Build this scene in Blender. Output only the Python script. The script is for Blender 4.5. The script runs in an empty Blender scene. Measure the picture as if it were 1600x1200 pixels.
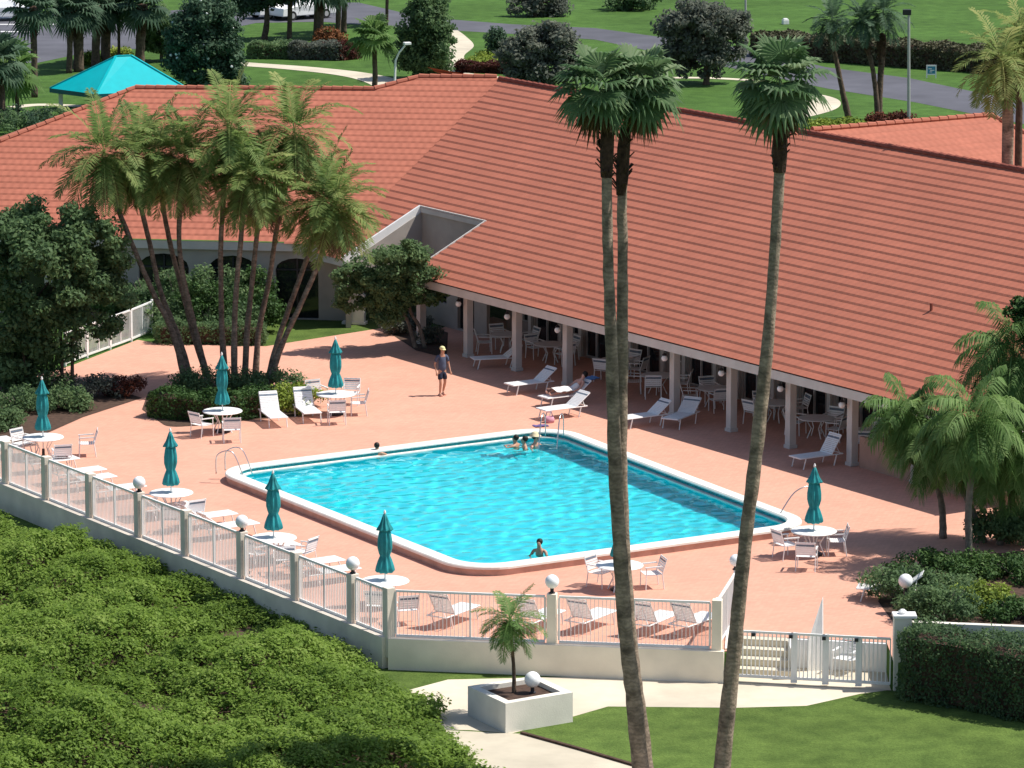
import bpy, bmesh, math, random
import numpy as np
from mathutils import Vector, Matrix, Quaternion
from mathutils.geometry import tessellate_polygon
random.seed(7); RNG = np.random.default_rng(11)
SC = bpy.context.scene
COL = SC.collection
R = math.radians

# ------------------------------------------------------------------ survey of the site (metres)
FOC, CH, TH = 6370.0, 27.0, math.atan(1200/6370.0)      # lens, eye height above the deck, tilt
def ray(x, y):
    a = (x-800)/FOC; b = -(y-600)/FOC
    return Vector((a, math.cos(TH)+b*math.sin(TH), -math.sin(TH)+b*math.cos(TH)))
EYE = Vector((0, 0, CH))
def P(x, y, z=0.0):
    r = ray(x, y); return EYE + r*((z-CH)/r.z)
def D(x, y, Y):
    r = ray(x, y); return EYE + r*(Y/r.y)
HD = math.atan2(4160, FOC/math.cos(TH))
U = Vector((math.sin(HD), -math.cos(HD), 0)); V = Vector((math.cos(HD), math.sin(HD), 0))
def B(u, v, z=0.0): return U*u + V*v + Vector((0, 0, z))
def uv_of(p): return p.dot(U), p.dot(V)
ROT_V = math.atan2(V.y, V.x)

# ------------------------------------------------------------------ materials
def newmat(name):
    m = bpy.data.materials.new(name); m.use_nodes = True
    nt = m.node_tree; return m, nt, nt.nodes['Principled BSDF']
def lin(c): return (*c, 1.0)
def mat(name, col, rough=.6, var=.12, scale=6.0, bump=0.0, bscale=40.0, spec=.3, metal=0.0, col2=None, scale2=None, fine=False, rings=False):
    m, nt, bs = newmat(name)
    tc = nt.nodes.new('ShaderNodeTexCoord')
    n1 = nt.nodes.new('ShaderNodeTexNoise'); n1.inputs['Scale'].default_value = scale; n1.inputs['Detail'].default_value = 6
    nt.links.new(tc.outputs['Object'], n1.inputs['Vector'])
    mx = nt.nodes.new('ShaderNodeMix'); mx.data_type = 'RGBA'
    a = col; b = col2 if col2 else tuple(c*(1-2.2*var) for c in col)
    if not col2: a = tuple(min(1, c*(1+var*.6)) for c in col)
    mx.inputs[6].default_value = lin(a); mx.inputs[7].default_value = lin(b)
    rp = nt.nodes.new('ShaderNodeMapRange'); rp.inputs[1].default_value = .3; rp.inputs[2].default_value = .7
    nt.links.new(n1.outputs['Fac'], rp.inputs[0]); nt.links.new(rp.outputs[0], mx.inputs[0])
    out = mx.outputs[2]
    if scale2:
        n2 = nt.nodes.new('ShaderNodeTexNoise'); n2.inputs['Scale'].default_value = scale2; n2.inputs['Detail'].default_value = 3
        nt.links.new(tc.outputs['Object'], n2.inputs['Vector'])
        r2 = nt.nodes.new('ShaderNodeMapRange'); r2.inputs[1].default_value = .3; r2.inputs[2].default_value = .7
        r2.inputs[3].default_value = .78; r2.inputs[4].default_value = 1.12
        nt.links.new(n2.outputs['Fac'], r2.inputs[0])
        vm = nt.nodes.new('ShaderNodeVectorMath'); vm.operation = 'SCALE'
        nt.links.new(out, vm.inputs[0]); nt.links.new(r2.outputs[0], vm.inputs['Scale']); out = vm.outputs[0]
    if rings:  # leaf scars round the stem
        wv = nt.nodes.new('ShaderNodeTexWave'); wv.bands_direction = 'Z'; wv.inputs['Scale'].default_value = 2.7; wv.inputs['Distortion'].default_value = 9; wv.inputs['Detail'].default_value = 4; wv.inputs['Detail Scale'].default_value = 2.2
        nt.links.new(tc.outputs['Object'], wv.inputs['Vector'])
        r4 = nt.nodes.new('ShaderNodeMapRange'); r4.inputs[3].default_value = .80; r4.inputs[4].default_value = 1.1
        nt.links.new(wv.outputs['Fac'], r4.inputs[0]); v4 = nt.nodes.new('ShaderNodeVectorMath'); v4.operation = 'SCALE'
        nt.links.new(out, v4.inputs[0]); nt.links.new(r4.outputs[0], v4.inputs['Scale']); out = v4.outputs[0]
    if fine:   # blades and worn spots
        n3 = nt.nodes.new('ShaderNodeTexNoise'); n3.inputs['Scale'].default_value = 11; n3.inputs['Detail'].default_value = 8; n3.inputs['Roughness'].default_value = .8
        nt.links.new(tc.outputs['Object'], n3.inputs['Vector'])
        r3 = nt.nodes.new('ShaderNodeMapRange'); r3.inputs[1].default_value = .28; r3.inputs[2].default_value = .72; r3.inputs[3].default_value = .6; r3.inputs[4].default_value = 1.35
        nt.links.new(n3.outputs['Fac'], r3.inputs[0]); v3 = nt.nodes.new('ShaderNodeVectorMath'); v3.operation = 'SCALE'
        nt.links.new(out, v3.inputs[0]); nt.links.new(r3.outputs[0], v3.inputs['Scale']); out = v3.outputs[0]
    nt.links.new(out, bs.inputs['Base Color'])
    bs.inputs['Roughness'].default_value = rough; bs.inputs['Specular IOR Level'].default_value = spec
    bs.inputs['Metallic'].default_value = metal
    if bump:
        nb = nt.nodes.new('ShaderNodeTexNoise'); nb.inputs['Scale'].default_value = bscale; nb.inputs['Detail'].default_value = 4
        nt.links.new(tc.outputs['Object'], nb.inputs['Vector'])
        bp = nt.nodes.new('ShaderNodeBump'); bp.inputs['Strength'].default_value = bump; bp.inputs['Distance'].default_value = .03
        nt.links.new(nb.outputs['Fac'], bp.inputs['Height']); nt.links.new(bp.outputs['Normal'], bs.inputs['Normal'])
    return m
def leafmat(name, dark, mid, light, trans=.22, rough=.65):
    """leaf colour from a per-leaf attribute: each leaf keeps its own green"""
    m, nt, bs = newmat(name)
    at = nt.nodes.new('ShaderNodeAttribute'); at.attribute_name = 'var'
    cr = nt.nodes.new('ShaderNodeValToRGB')
    e = cr.color_ramp.elements; e[0].color = lin(dark); e[1].color = lin(light); e[0].position = .1; e[1].position = .95
    k = e.new(.5); k.color = lin(mid)
    nt.links.new(at.outputs['Fac'], cr.inputs[0]); nt.links.new(cr.outputs[0], bs.inputs['Base Color'])
    bs.inputs['Roughness'].default_value = rough; bs.inputs['Specular IOR Level'].default_value = .2
    tr = nt.nodes.new('ShaderNodeBsdfTranslucent'); nt.links.new(cr.outputs[0], tr.inputs['Color'])
    ms = nt.nodes.new('ShaderNodeMixShader'); ms.inputs[0].default_value = trans
    out = nt.nodes['Material Output']
    nt.links.new(bs.outputs[0], ms.inputs[1]); nt.links.new(tr.outputs[0], ms.inputs[2]); nt.links.new(ms.outputs[0], out.inputs['Surface'])
    return m

def tilemat(name, col):
    m, nt, bs = newmat(name)
    uv = nt.nodes.new('ShaderNodeUVMap')
    br = nt.nodes.new('ShaderNodeTexBrick'); br.inputs['Scale'].default_value = 1
    br.inputs['Brick Width'].default_value = .33; br.inputs['Row Height'].default_value = .405; br.inputs['Mortar Size'].default_value = 0
    br.inputs['Color1'].default_value = lin(tuple(c*1.04 for c in col)); br.inputs['Color2'].default_value = lin(tuple(c*.97 for c in col))
    br.inputs['Mortar'].default_value = lin(tuple(c*.75 for c in col))
    nt.links.new(uv.outputs[0], br.inputs['Vector'])
    n = nt.nodes.new('ShaderNodeTexNoise'); n.inputs['Scale'].default_value = .35; n.inputs['Detail'].default_value = 5
    nt.links.new(uv.outputs[0], n.inputs['Vector'])
    mp = nt.nodes.new('ShaderNodeMapRange'); mp.inputs[1].default_value = .3; mp.inputs[2].default_value = .7; mp.inputs[3].default_value = .95; mp.inputs[4].default_value = 1.05
    nt.links.new(n.outputs['Fac'], mp.inputs[0])
    # scattered paler replacement tiles
    wn = nt.nodes.new('ShaderNodeTexVoronoi'); wn.inputs['Scale'].default_value = 1.6
    mpv = nt.nodes.new('ShaderNodeMapping'); mpv.inputs['Scale'].default_value = (.5, 1.5, 1)
    nt.links.new(uv.outputs[0], mpv.inputs[0]); nt.links.new(mpv.outputs[0], wn.inputs['Vector'])
    sp = nt.nodes.new('ShaderNodeSeparateColor'); nt.links.new(wn.outputs['Color'], sp.inputs[0])
    gt = nt.nodes.new('ShaderNodeMapRange'); gt.inputs[1].default_value = .8; gt.inputs[2].default_value = 1; gt.inputs[3].default_value = 1; gt.inputs[4].default_value = 1.09
    nt.links.new(sp.outputs[0], gt.inputs[0])
    ml = nt.nodes.new('ShaderNodeMath'); ml.operation = 'MULTIPLY'
    nt.links.new(mp.outputs[0], ml.inputs[0]); nt.links.new(gt.outputs[0], ml.inputs[1])
    sc = nt.nodes.new('ShaderNodeVectorMath'); sc.operation = 'SCALE'
    nt.links.new(br.outputs['Color'], sc.inputs[0]); nt.links.new(ml.outputs[0], sc.inputs['Scale'])
    nt.links.new(sc.outputs[0], bs.inputs['Base Color'])
    bs.inputs['Roughness'].default_value = .75; bs.inputs['Specular IOR Level'].default_value = .2
    wv = nt.nodes.new('ShaderNodeTexWave'); wv.inputs['Scale'].default_value = .95; wv.bands_direction = 'X'
    nt.links.new(uv.outputs[0], wv.inputs['Vector'])
    bp = nt.nodes.new('ShaderNodeBump'); bp.inputs['Strength'].default_value = .35; bp.inputs['Distance'].default_value = .03
    nt.links.new(wv.outputs['Fac'], bp.inputs['Height']); nt.links.new(bp.outputs[0], bs.inputs['Normal'])
    return m

def pavermat(name, col):
    m, nt, bs = newmat(name)
    tc = nt.nodes.new('ShaderNodeTexCoord')
    br = nt.nodes.new('ShaderNodeTexBrick'); br.inputs['Scale'].default_value = 1
    br.inputs['Brick Width'].default_value = .22; br.inputs['Row Height'].default_value = .11; br.inputs['Mortar Size'].default_value = .006
    br.inputs['Color1'].default_value = lin(tuple(c*1.05 for c in col)); br.inputs['Color2'].default_value = lin(tuple(c*.94 for c in col))
    br.inputs['Mortar'].default_value = lin(tuple(c*.78 for c in col))
    rot = nt.nodes.new('ShaderNodeMapping'); rot.inputs['Rotation'].default_value[2] = -ROT_V
    nt.links.new(tc.outputs['Object'], rot.inputs[0]); nt.links.new(rot.outputs[0], br.inputs['Vector'])
    n = nt.nodes.new('ShaderNodeTexNoise'); n.inputs['Scale'].default_value = .45; n.inputs['Detail'].default_value = 7; n.inputs['Roughness'].default_value = .65
    nt.links.new(tc.outputs['Object'], n.inputs['Vector'])
    mp = nt.nodes.new('ShaderNodeMapRange'); mp.inputs[1].default_value = .32; mp.inputs[2].default_value = .68; mp.inputs[3].default_value = .93; mp.inputs[4].default_value = 1.05
    nt.links.new(n.outputs['Fac'], mp.inputs[0])
    sc = nt.nodes.new('ShaderNodeVectorMath'); sc.operation = 'SCALE'
    nt.links.new(br.outputs['Color'], sc.inputs[0]); nt.links.new(mp.outputs[0], sc.inputs['Scale'])
    nt.links.new(sc.outputs[0], bs.inputs['Base Color']); bs.inputs['Roughness'].default_value = .8; bs.inputs['Specular IOR Level'].default_value = .15
    return m

M = {}
M['tile'] = tilemat('roof_tile', (.36, .122, .078))
M['ridge'] = mat('ridge_tile', (.27, .075, .05), .8, .15, 4)
M['paver'] = pavermat('brick_paver', (.62, .325, .235))
M['curb'] = mat('curb_side', (.58, .34, .26), .8, .1, 3)
M['white'] = mat('white_paint', (.80, .79, .77), .45, .04, 3)
M['strap'] = mat('white_vinyl_strap', (.82, .81, .80), .4, .03, 8)
M['stripe'] = mat('blue_grey_strap', (.16, .21, .27), .5, .1, 8)
M['stucco'] = mat('grey_stucco', (.74, .66, .56), .9, .08, 1.3, bump=.15, bscale=30)
M['stucco2'] = mat('pale_stucco', (.84, .75, .61), .9, .06, 1.3, bump=.15, bscale=30)
M['stucco3'] = mat('shade_toned_stucco', (.40, .355, .315), .9, .08, 1.0, bump=.15, bscale=30)  # darker stucco for notch and wing walls, wing shade put into the colour
M['cream'] = mat('cream_stucco', (.72, .68, .60), .9, .06, 1.6, bump=.15, bscale=30)
M['fascia'] = mat('fascia_paint', (.56, .53, .50), .6, .05, 2)
M['coping'] = mat('pool_coping', (.80, .77, .70), .6, .06, 2)
M['tealc'] = mat('teal_canvas', (.02, .275, .295), .7, .18, 3.5, bump=.3, bscale=12)
M['tealroof'] = mat('teal_metal_roof', (.0, .40, .44), .4, .04, 2)
M['tealedge'] = mat('teal_fascia', (.0, .10, .12), .5, .05, 2)
M['darkmetal'] = mat('dark_metal', (.03, .03, .035), .4, .1, 5)
M['chrome'] = mat('stainless_rail', (.6, .6, .6), .25, .03, 4, metal=.9)
M['glass'] = mat('dark_window_glass', (.012, .014, .018), .08, .1, 2, spec=.6)
M['frame'] = mat('window_frame', (.45, .42, .40), .5, .05, 4)
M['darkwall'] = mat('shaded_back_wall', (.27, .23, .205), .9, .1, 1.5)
M['globe'] = mat('opal_globe', (.86, .86, .86), .25, .02, 3)
M['conc'] = mat('pale_concrete', (.66, .58, .45), .85, .08, 1.2, bump=.1, scale2=.3)
M['conc2'] = mat('path_concrete', (.58, .515, .40), .85, .08, 1.2, scale2=.3)
M['asphalt'] = mat('asphalt', (.105, .105, .125), .9, .1, .5, scale2=.1)
M['grass'] = mat('lawn_grass', (.112, .170, .038), .95, 0, 1.4, bump=.9, bscale=18, spec=.1, col2=(.066, .108, .024), scale2=.22, fine=True)
M['grass2'] = mat('far_lawn_grass', (.076, .152, .032), .95, 0, 1.1, bump=.9, bscale=14, spec=.1, col2=(.048, .100, .022), scale2=.16, fine=True)
M['soil'] = mat('mulch', (.085, .05, .035), .95, .2, 6)
M['water_tile'] = mat('waterline_tile', (.03, .07, .10), .3, .2, 12)
M['floor_pool'] = mat('pool_plaster', (.048, .71, .79), .7, .04, .6)
M['trunk'] = mat('palm_trunk_grey', (.31, .235, .175), .95, .3, 3.5, bump=.8, bscale=14, rings=True)
M['trunk2'] = mat('palm_trunk_brown', (.12, .085, .06), .95, .25, 6, bump=.8, bscale=14)
M['trunk3'] = mat('slender_palm_trunk', (.225, .175, .135), .95, .28, 6, bump=.8, bscale=14, rings=True)
M['boot'] = mat('palm_boot_fibre', (.075, .042, .028), .95, .3, 8, bump=1, bscale=20)
M['bark'] = mat('tree_bark', (.20, .17, .14), .95, .2, 6, bump=.6, bscale=16)
M['skin'] = mat('skin', (.50, .27, .18), .55, .06, 5)
M['skin2'] = mat('sunburnt_skin', (.60, .32, .24), .55, .06, 5)
M['hair'] = mat('dark_hair', (.018, .012, .009), .6, .2, 30)
M['navy'] = mat('navy_cloth', (.022, .028, .055), .85, .15, 8)
M['shirt'] = mat('slate_blue_cloth', (.075, .095, .15), .85, .12, 8)
M['hat'] = mat('pale_yellow_cloth', (.74, .66, .34), .8, .06, 8)
M['straw'] = mat('straw_hat', (.72, .58, .38), .8, .1, 12)
M['towel'] = mat('white_towel', (.80, .76, .74), .9, .05, 8)
M['pinkcloth'] = mat('pink_cloth', (.62, .30, .38), .85, .1, 8)
M['purplecloth'] = mat('purple_cloth', (.13, .09, .24), .85, .1, 8)
M['redcloth'] = mat('red_cloth', (.36, .05, .07), .85, .1, 8)
M['bluecloth'] = mat('blue_towel_cloth', (.12, .22, .42), .9, .1, 8)
M['carwhite'] = mat('white_car_paint', (.78, .78, .78), .25, .02, 2, spec=.6)
M['tyre'] = mat('tyre_rubber', (.02, .02, .02), .8, .1, 8)
M['pole'] = mat('galvanised_pole', (.42, .42, .41), .5, .06, 3, metal=.3)
M['sign_blue'] = mat('blue_sign_paint', (.05, .25, .38), .5, .1, 6)
M['brownhedge'] = leafmat('olive_hedge_leaf', (.055, .050, .028), (.085, .085, .045), (.12, .115, .06), .1)
M['leaf_hedge'] = leafmat('hedge_leaf', (.046, .085, .042), (.088, .152, .064), (.17, .245, .10), .4)
M['leaf_dark'] = leafmat('dark_leaf', (.066, .118, .056), (.125, .205, .086), (.22, .30, .125), .46)
M['leaf_mid'] = leafmat('mid_leaf', (.022, .055, .014), (.045, .10, .024), (.11, .18, .05))
M['leaf_thicket'] = leafmat('thicket_leaf', (.105, .175, .03), (.195, .305, .05), (.31, .41, .10), .5)
M['leaf_lime'] = leafmat('lime_leaf', (.10, .15, .02), (.22, .29, .04), (.38, .44, .09), .25)
M['leaf_purple'] = leafmat('purple_brown_leaf', (.10, .115, .095), (.16, .178, .14), (.23, .24, .18), .45)
M['leaf_red'] = leafmat('red_leaf', (.07, .02, .015), (.13, .04, .02), (.20, .08, .03))
M['leaf_teal'] = leafmat('blue_green_leaf', (.034, .068, .04), (.068, .125, .072), (.14, .21, .125), .35)
M['frond'] = leafmat('date_frond', (.065, .125, .035), (.185, .27, .08), (.41, .44, .17), .5)
M['frond_green'] = leafmat('green_frond', (.055, .115, .032), (.13, .235, .065), (.28, .39, .15), .48)
M['fan'] = leafmat('fan_frond', (.05, .10, .042), (.105, .19, .078), (.32, .39, .22), .38, .55)
M['deadfrond'] = leafmat('dry_frond', (.08, .055, .03), (.15, .105, .055), (.25, .19, .10), .15)
M['orange'] = mat('orange_date_fruit', (.55, .16, .03), .6, .15, 9)
M['clay'] = mat('terracotta_stucco', (.40, .25, .19), .9, .08, 2)

def watermat():
    m, nt, bs = newmat('pool_water'); nt.nodes.remove(bs); out = nt.nodes['Material Output']
    gl = nt.nodes.new('ShaderNodeBsdfGlass'); gl.inputs['Roughness'].default_value = 0; gl.inputs['IOR'].default_value = 1.33; gl.inputs['Color'].default_value = (.74, .985, .99, 1)
    nt.links.new(gl.outputs[0], out.inputs['Surface'])
    return m
M['water'] = watermat()

# ------------------------------------------------------------------ mesh helpers
def orient(d):
    d = Vector(d).normalized(); a = Vector((0, 0, 1)) if abs(d.z) < .95 else Vector((1, 0, 0))
    x = d.cross(a).normalized(); y = d.cross(x).normalized(); return x, y
class MB:
    def __init__(s): s.v = []; s.f = []; s.m = []
    def add(s, vs, fs, mi=0):
        o = len(s.v); s.v += [tuple(p) for p in vs]; s.f += [tuple(i+o for i in f) for f in fs]; s.m += [mi]*len(fs); return s
    def box(s, c, size, rz=0.0, mi=0, rot=None):
        hx, hy, hz = (k/2 for k in size); mt = rot if rot else Matrix.Rotation(rz, 3, 'Z'); c = Vector(c)
        vs = [c + mt @ Vector((x*hx, y*hy, z*hz)) for z in (-1, 1) for y in (-1, 1) for x in (-1, 1)]
        return s.add(vs, [(0,2,3,1), (4,5,7,6), (0,1,5,4), (2,6,7,3), (0,4,6,2), (1,3,7,5)], mi)
    def bar(s, a, b, w, h=None, mi=0, up=None):
        a = Vector(a); b = Vector(b); d = b-a; L = d.length
        if L < 1e-6: return s
        d.normalize(); up = Vector(up) if up else (Vector((0,0,1)) if abs(d.z) < .95 else Vector((1,0,0)))
        x = d.cross(up).normalized(); y = x.cross(d).normalized(); h = h or w
        vs = [p + x*(i*w/2) + y*(j*h/2) for p in (a, b) for j in (-1, 1) for i in (-1, 1)]
        return s.add(vs, [(0,1,3,2), (4,6,7,5), (0,4,5,1), (2,3,7,6), (0,2,6,4), (1,5,7,3)], mi)
    def tube(s, pts, rad, n=8, mi=0, cap=True, jit=0.0):
        pts = [Vector(p) for p in pts]; rad = rad if hasattr(rad, '__len__') else [rad]*len(pts)
        vs = []; k = len(pts)
        x0 = None
        for i, p in enumerate(pts):
            d = (pts[min(i+1, k-1)] - pts[max(i-1, 0)]).normalized()
            if x0 is None: x, y = orient(d)
            else:
                x = (x0 - d*x0.dot(d)).normalized(); y = d.cross(x).normalized()
            x0 = x
            for j in range(n):
                a = 2*math.pi*j/n; r = rad[i]*(1+random.uniform(-jit, jit))
                vs.append(p + x*(math.cos(a)*r) + y*(math.sin(a)*r))
        fs = [(i*n+j, i*n+(j+1) % n, (i+1)*n+(j+1) % n, (i+1)*n+j) for i in range(k-1) for j in range(n)]
        if cap: fs += [tuple(range(n-1, -1, -1)), tuple((k-1)*n+j for j in range(n))]
        return s.add(vs, fs, mi)
    def lathe(s, prof, c=(0,0,0), n=16, mi=0, star=0.0, lobes=8):
        c = Vector(c); vs = []
        for r, z in prof:
            for j in range(n):
                a = 2*math.pi*j/n; q = r*(1+star*math.cos(lobes*a))
                vs.append(c + Vector((math.cos(a)*q, math.sin(a)*q, z)))
        k = len(prof)
        fs = [(i*n+j, i*n+(j+1) % n, (i+1)*n+(j+1) % n, (i+1)*n+j) for i in range(k-1) for j in range(n)]
        if prof[0][0] > 1e-4: fs.append(tuple(range(n-1, -1, -1)))
        if prof[-1][0] > 1e-4: fs.append(tuple((k-1)*n+j for j in range(n)))
        return s.add(vs, fs, mi)
    def ball(s, c, r, n=14, k=9, mi=0, sq=(1,1,1)):
        c = Vector(c); vs = []; 
        for i in range(k+1):
            t = math.pi*i/k
            for j in range(n):
                a = 2*math.pi*j/n
                vs.append(c + Vector((r*sq[0]*math.sin(t)*math.cos(a), r*sq[1]*math.sin(t)*math.sin(a), -r*sq[2]*math.cos(t))))
        return s.add(vs, [(i*n+j, i*n+(j+1) % n, (i+1)*n+(j+1) % n, (i+1)*n+j) for i in range(k) for j in range(n)], mi)
    def slab(s, poly, z0, z1, mi=0, sides=True, holes=(), mside=None):
        """flat polygon (list of xy) extruded from z0 to z1, optional holes"""
        loops = [[Vector((p[0], p[1], 0)) for p in poly]] + [[Vector((p[0], p[1], 0)) for p in h] for h in holes]
        flat = [p for l in loops for p in l]
        tris = tessellate_polygon(loops)
        fs = []
        for t in tris:
            a, b, c = (flat[i] for i in t)
            if (b-a).cross(c-a).z < 0: t = (t[0], t[2], t[1])
            fs.append(t)
        s.add([(p.x, p.y, z1) for p in flat], fs, mi)
        if sides:
            o = 0
            for l in loops:
                n = len(l)
                area = sum(l[i].x*l[(i+1) % n].y - l[(i+1) % n].x*l[i].y for i in range(n))
                ccw = area > 0
                if l is not loops[0]: ccw = not ccw
                vs = [(p.x, p.y, z0) for p in l] + [(p.x, p.y, z1) for p in l]
                s.add(vs, [((i, (i+1) % n, n+(i+1) % n, n+i) if ccw else (n+i, n+(i+1) % n, (i+1) % n, i)) for i in range(n)], mi if mside is None else mside)
        return s
    def build(s, name, mats, parent=None, smooth=False, bevel=0.0):
        me = bpy.data.meshes.new(name); me.from_pydata(s.v, [], s.f)
        mats = mats if isinstance(mats, (list, tuple)) else [mats]
        for m in mats: me.materials.append(m)
        me.polygons.foreach_set('material_index', s.m)
        if smooth: me.polygons.foreach_set('use_smooth', [True]*len(me.polygons))
        me.update()
        o = bpy.data.objects.new(name, me); COL.objects.link(o)
        if parent: o.parent = parent
        if bevel:
            b = o.modifiers.new('bevel', 'BEVEL'); b.width = bevel; b.segments = 2; b.limit_method = 'ANGLE'
        return o
class LB:
    """leaf builder: many quads in numpy, one 'var' value per leaf"""
    def __init__(s): s.v = []; s.a = []
    def quads(s, arr, var): s.v.append(np.asarray(arr, float).reshape(-1, 4, 3)); s.a.append(np.asarray(var, float).reshape(-1))
    def build(s, name, m, parent=None):
        v = np.concatenate(s.v); a = np.clip(np.concatenate(s.a), 0, 1); n = len(v)
        me = bpy.data.meshes.new(name)
        me.vertices.add(n*4); me.loops.add(n*4); me.polygons.add(n)
        me.vertices.foreach_set('co', v.reshape(-1).astype(np.float32))
        me.loops.foreach_set('vertex_index', np.arange(n*4, dtype=np.int32))
        me.polygons.foreach_set('loop_start', np.arange(0, n*4, 4, dtype=np.int32))
        me.update(calc_edges=True)
        at = me.attributes.new('var', 'FLOAT', 'FACE'); at.data.foreach_set('value', a.astype(np.float32))
        me.materials.append(m)
        o = bpy.data.objects.new(name, me); COL.objects.link(o)
        if parent: o.parent = parent
        return o
def unit(a): return a/np.maximum(np.linalg.norm(a, axis=-1, keepdims=True), 1e-9)
def leaves(lb, pts, nrm, size, var, aspect=.55, wild=.7):
    """diamond leaves at pts facing roughly along nrm"""
    n = len(pts); nr = unit(nrm + RNG.normal(0, wild, (n, 3)))
    t = unit(np.cross(nr, RNG.normal(0, 1, (n, 3)))); b = np.cross(nr, t)
    L = size*RNG.uniform(.6, 1.4, (n, 1)); w = L*aspect
    droop = nr*(-.18)*L
    q = np.stack([pts - t*L*.5, pts + b*w*.5, pts + t*L*.5 + droop, pts - b*w*.5], 1)
    lb.quads(q, var)
def blob_leaves(lb, c, r, n, size, base=.5, spread=.16, up=.35, shell=.55):
    """leaves through an ellipsoid clump, denser outside"""
    d = unit(RNG.normal(0, 1, (n, 3))); rad = RNG.uniform(shell, 1.05, (n, 1))**.7
    pts = np.array(c) + d*np.array(r)*rad
    nr = d + np.array([0, 0, up])
    leaves(lb, pts, nr, size, base + RNG.normal(0, spread, n))

def setp(o, label=None, cat=None, group=None, kind=None):
    if label: o['label'] = label
    if cat: o['category'] = cat
    if group: o['group'] = group
    if kind: o['kind'] = kind
    return o
def empty(name, loc=(0,0,0), rz=0.0, label=None, cat=None, group=None):
    o = bpy.data.objects.new(name, None); COL.objects.link(o); o.location = loc; o.rotation_euler = (0, 0, rz); o.empty_display_size = .2
    return setp(o, label, cat, group)
KIDS = {}
def dup(src, loc, rz=0.0, label=None, group=None, scale=None):
    def cp(o, par):
        c = o.copy(); COL.objects.link(c)
        if par: c.parent = par
        for ch in [q for q in ALL_CHILDREN(o)]: cp(ch, c)
        return c
    r = cp(src, None); r.location = loc; r.rotation_euler = (0, 0, rz)
    if label: r['label'] = label
    if group: r['group'] = group
    if scale: r.scale = (scale,)*3
    return r
def ALL_CHILDREN(o): return list(o.children)
def structure(o): o['kind'] = 'structure'; return o

# ------------------------------------------------------------------ polygons helpers
def rounded(poly, r, n=8):
    out = []; k = len(poly); poly = [Vector((p[0], p[1])) for p in poly]
    for i, p in enumerate(poly):
        a = (poly[i-1]-p).normalized(); b = (poly[(i+1) % k]-p).normalized()
        ang = math.acos(max(-1, min(1, a.dot(b)))); d = r/math.tan(ang/2)
        s = p + a*d; e = p + b*d; c = p + (a+b).normalized()*(r/math.sin(ang/2))
        a0 = math.atan2(*(s-c).yx); a1 = math.atan2(*(e-c).yx); da = (a1-a0+math.pi) % (2*math.pi)-math.pi
        for j in range(n+1): t = a0+da*j/n; out.append((c.x+r*math.cos(t), c.y+r*math.sin(t)))
    return out
def inset(poly, d):
    n = len(poly); ar = sum(poly[i][0]*poly[(i+1) % n][1]-poly[(i+1) % n][0]*poly[i][1] for i in range(n)); sg = 1 if ar > 0 else -1
    out = []
    for i in range(n):
        p0, p1, p2 = (Vector(poly[(i+k) % n][:2]) for k in (-1, 0, 1))
        t = ((p1-p0).normalized()+(p2-p1).normalized()).normalized(); nn = Vector((-t.y, t.x))*sg
        out.append(tuple(p1+nn*d))
    return out
def ring(mb, A, za, Bp, zb, mi=0):
    n = len(A); vs = [(p[0], p[1], za) for p in A]+[(p[0], p[1], zb) for p in Bp]
    mb.add(vs, [(i, (i+1) % n, n+(i+1) % n, n+i) for i in range(n)], mi)
def strip(name, pts, w, z, m):
    """a path or road: a ribbon of width w along ground points, lying as one sheet"""
    pts = [Vector((p[0], p[1])) for p in pts]; L = []; Rr = []
    fine = []
    for i in range(len(pts)-1):
        p0 = pts[max(i-1, 0)]; p1 = pts[i]; p2 = pts[i+1]; p3 = pts[min(i+2, len(pts)-1)]
        for j in range(8):
            t = j/8; fine.append(.5*((2*p1)+(p2-p0)*t+(2*p0-5*p1+4*p2-p3)*t*t+(3*p1-p0-3*p2+p3)*t**3))
    fine.append(pts[-1]); vs = []; n = len(fine)
    for i, p in enumerate(fine):
        d = (fine[min(i+1, n-1)]-fine[max(i-1, 0)]).normalized(); nn = Vector((-d.y, d.x)); ww = w[0]+(w[1]-w[0])*i/(n-1) if hasattr(w, '__len__') else w
        vs += [(p.x+nn.x*ww/2, p.y+nn.y*ww/2, z), (p.x-nn.x*ww/2, p.y-nn.y*ww/2, z)]
    mb = MB(); mb.add(vs, [(2*i+1, 2*i+3, 2*i+2, 2*i) for i in range(n-1)])
    return structure(mb.build(name, m))

LOW = -0.80

# ================================================================== THE SETTING
F8 = B(-91.3, 54.67); F9 = P(870, 1008); F10 = P(1120, 1018)
GL = P(1152, 1062, -.75); GR = P(1392, 1075, -.75)
S1 = Vector((GL.x-.05, GL.y+1.9, 0)); S2 = Vector((GR.x+.05, GR.y+1.9, 0))
HE = P(1640, 1118, LOW)                                   # where the wall behind the hedge runs out of the frame
FARL = B(-190, 54.67)
edge = [FARL, F8, F10, GL, S1, S2, GR, HE, Vector((150, HE.y-25, 0))]
back_poly = [(p.x, p.y) for p in edge] + [(700, 60), (700, 2600), (-700, 2600), (-700, FARL.y+60)]
front_poly = [(p.x, p.y) for p in edge][::-1] + [(-150, FARL.y), (-150, -40), (150, -40)]
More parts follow.
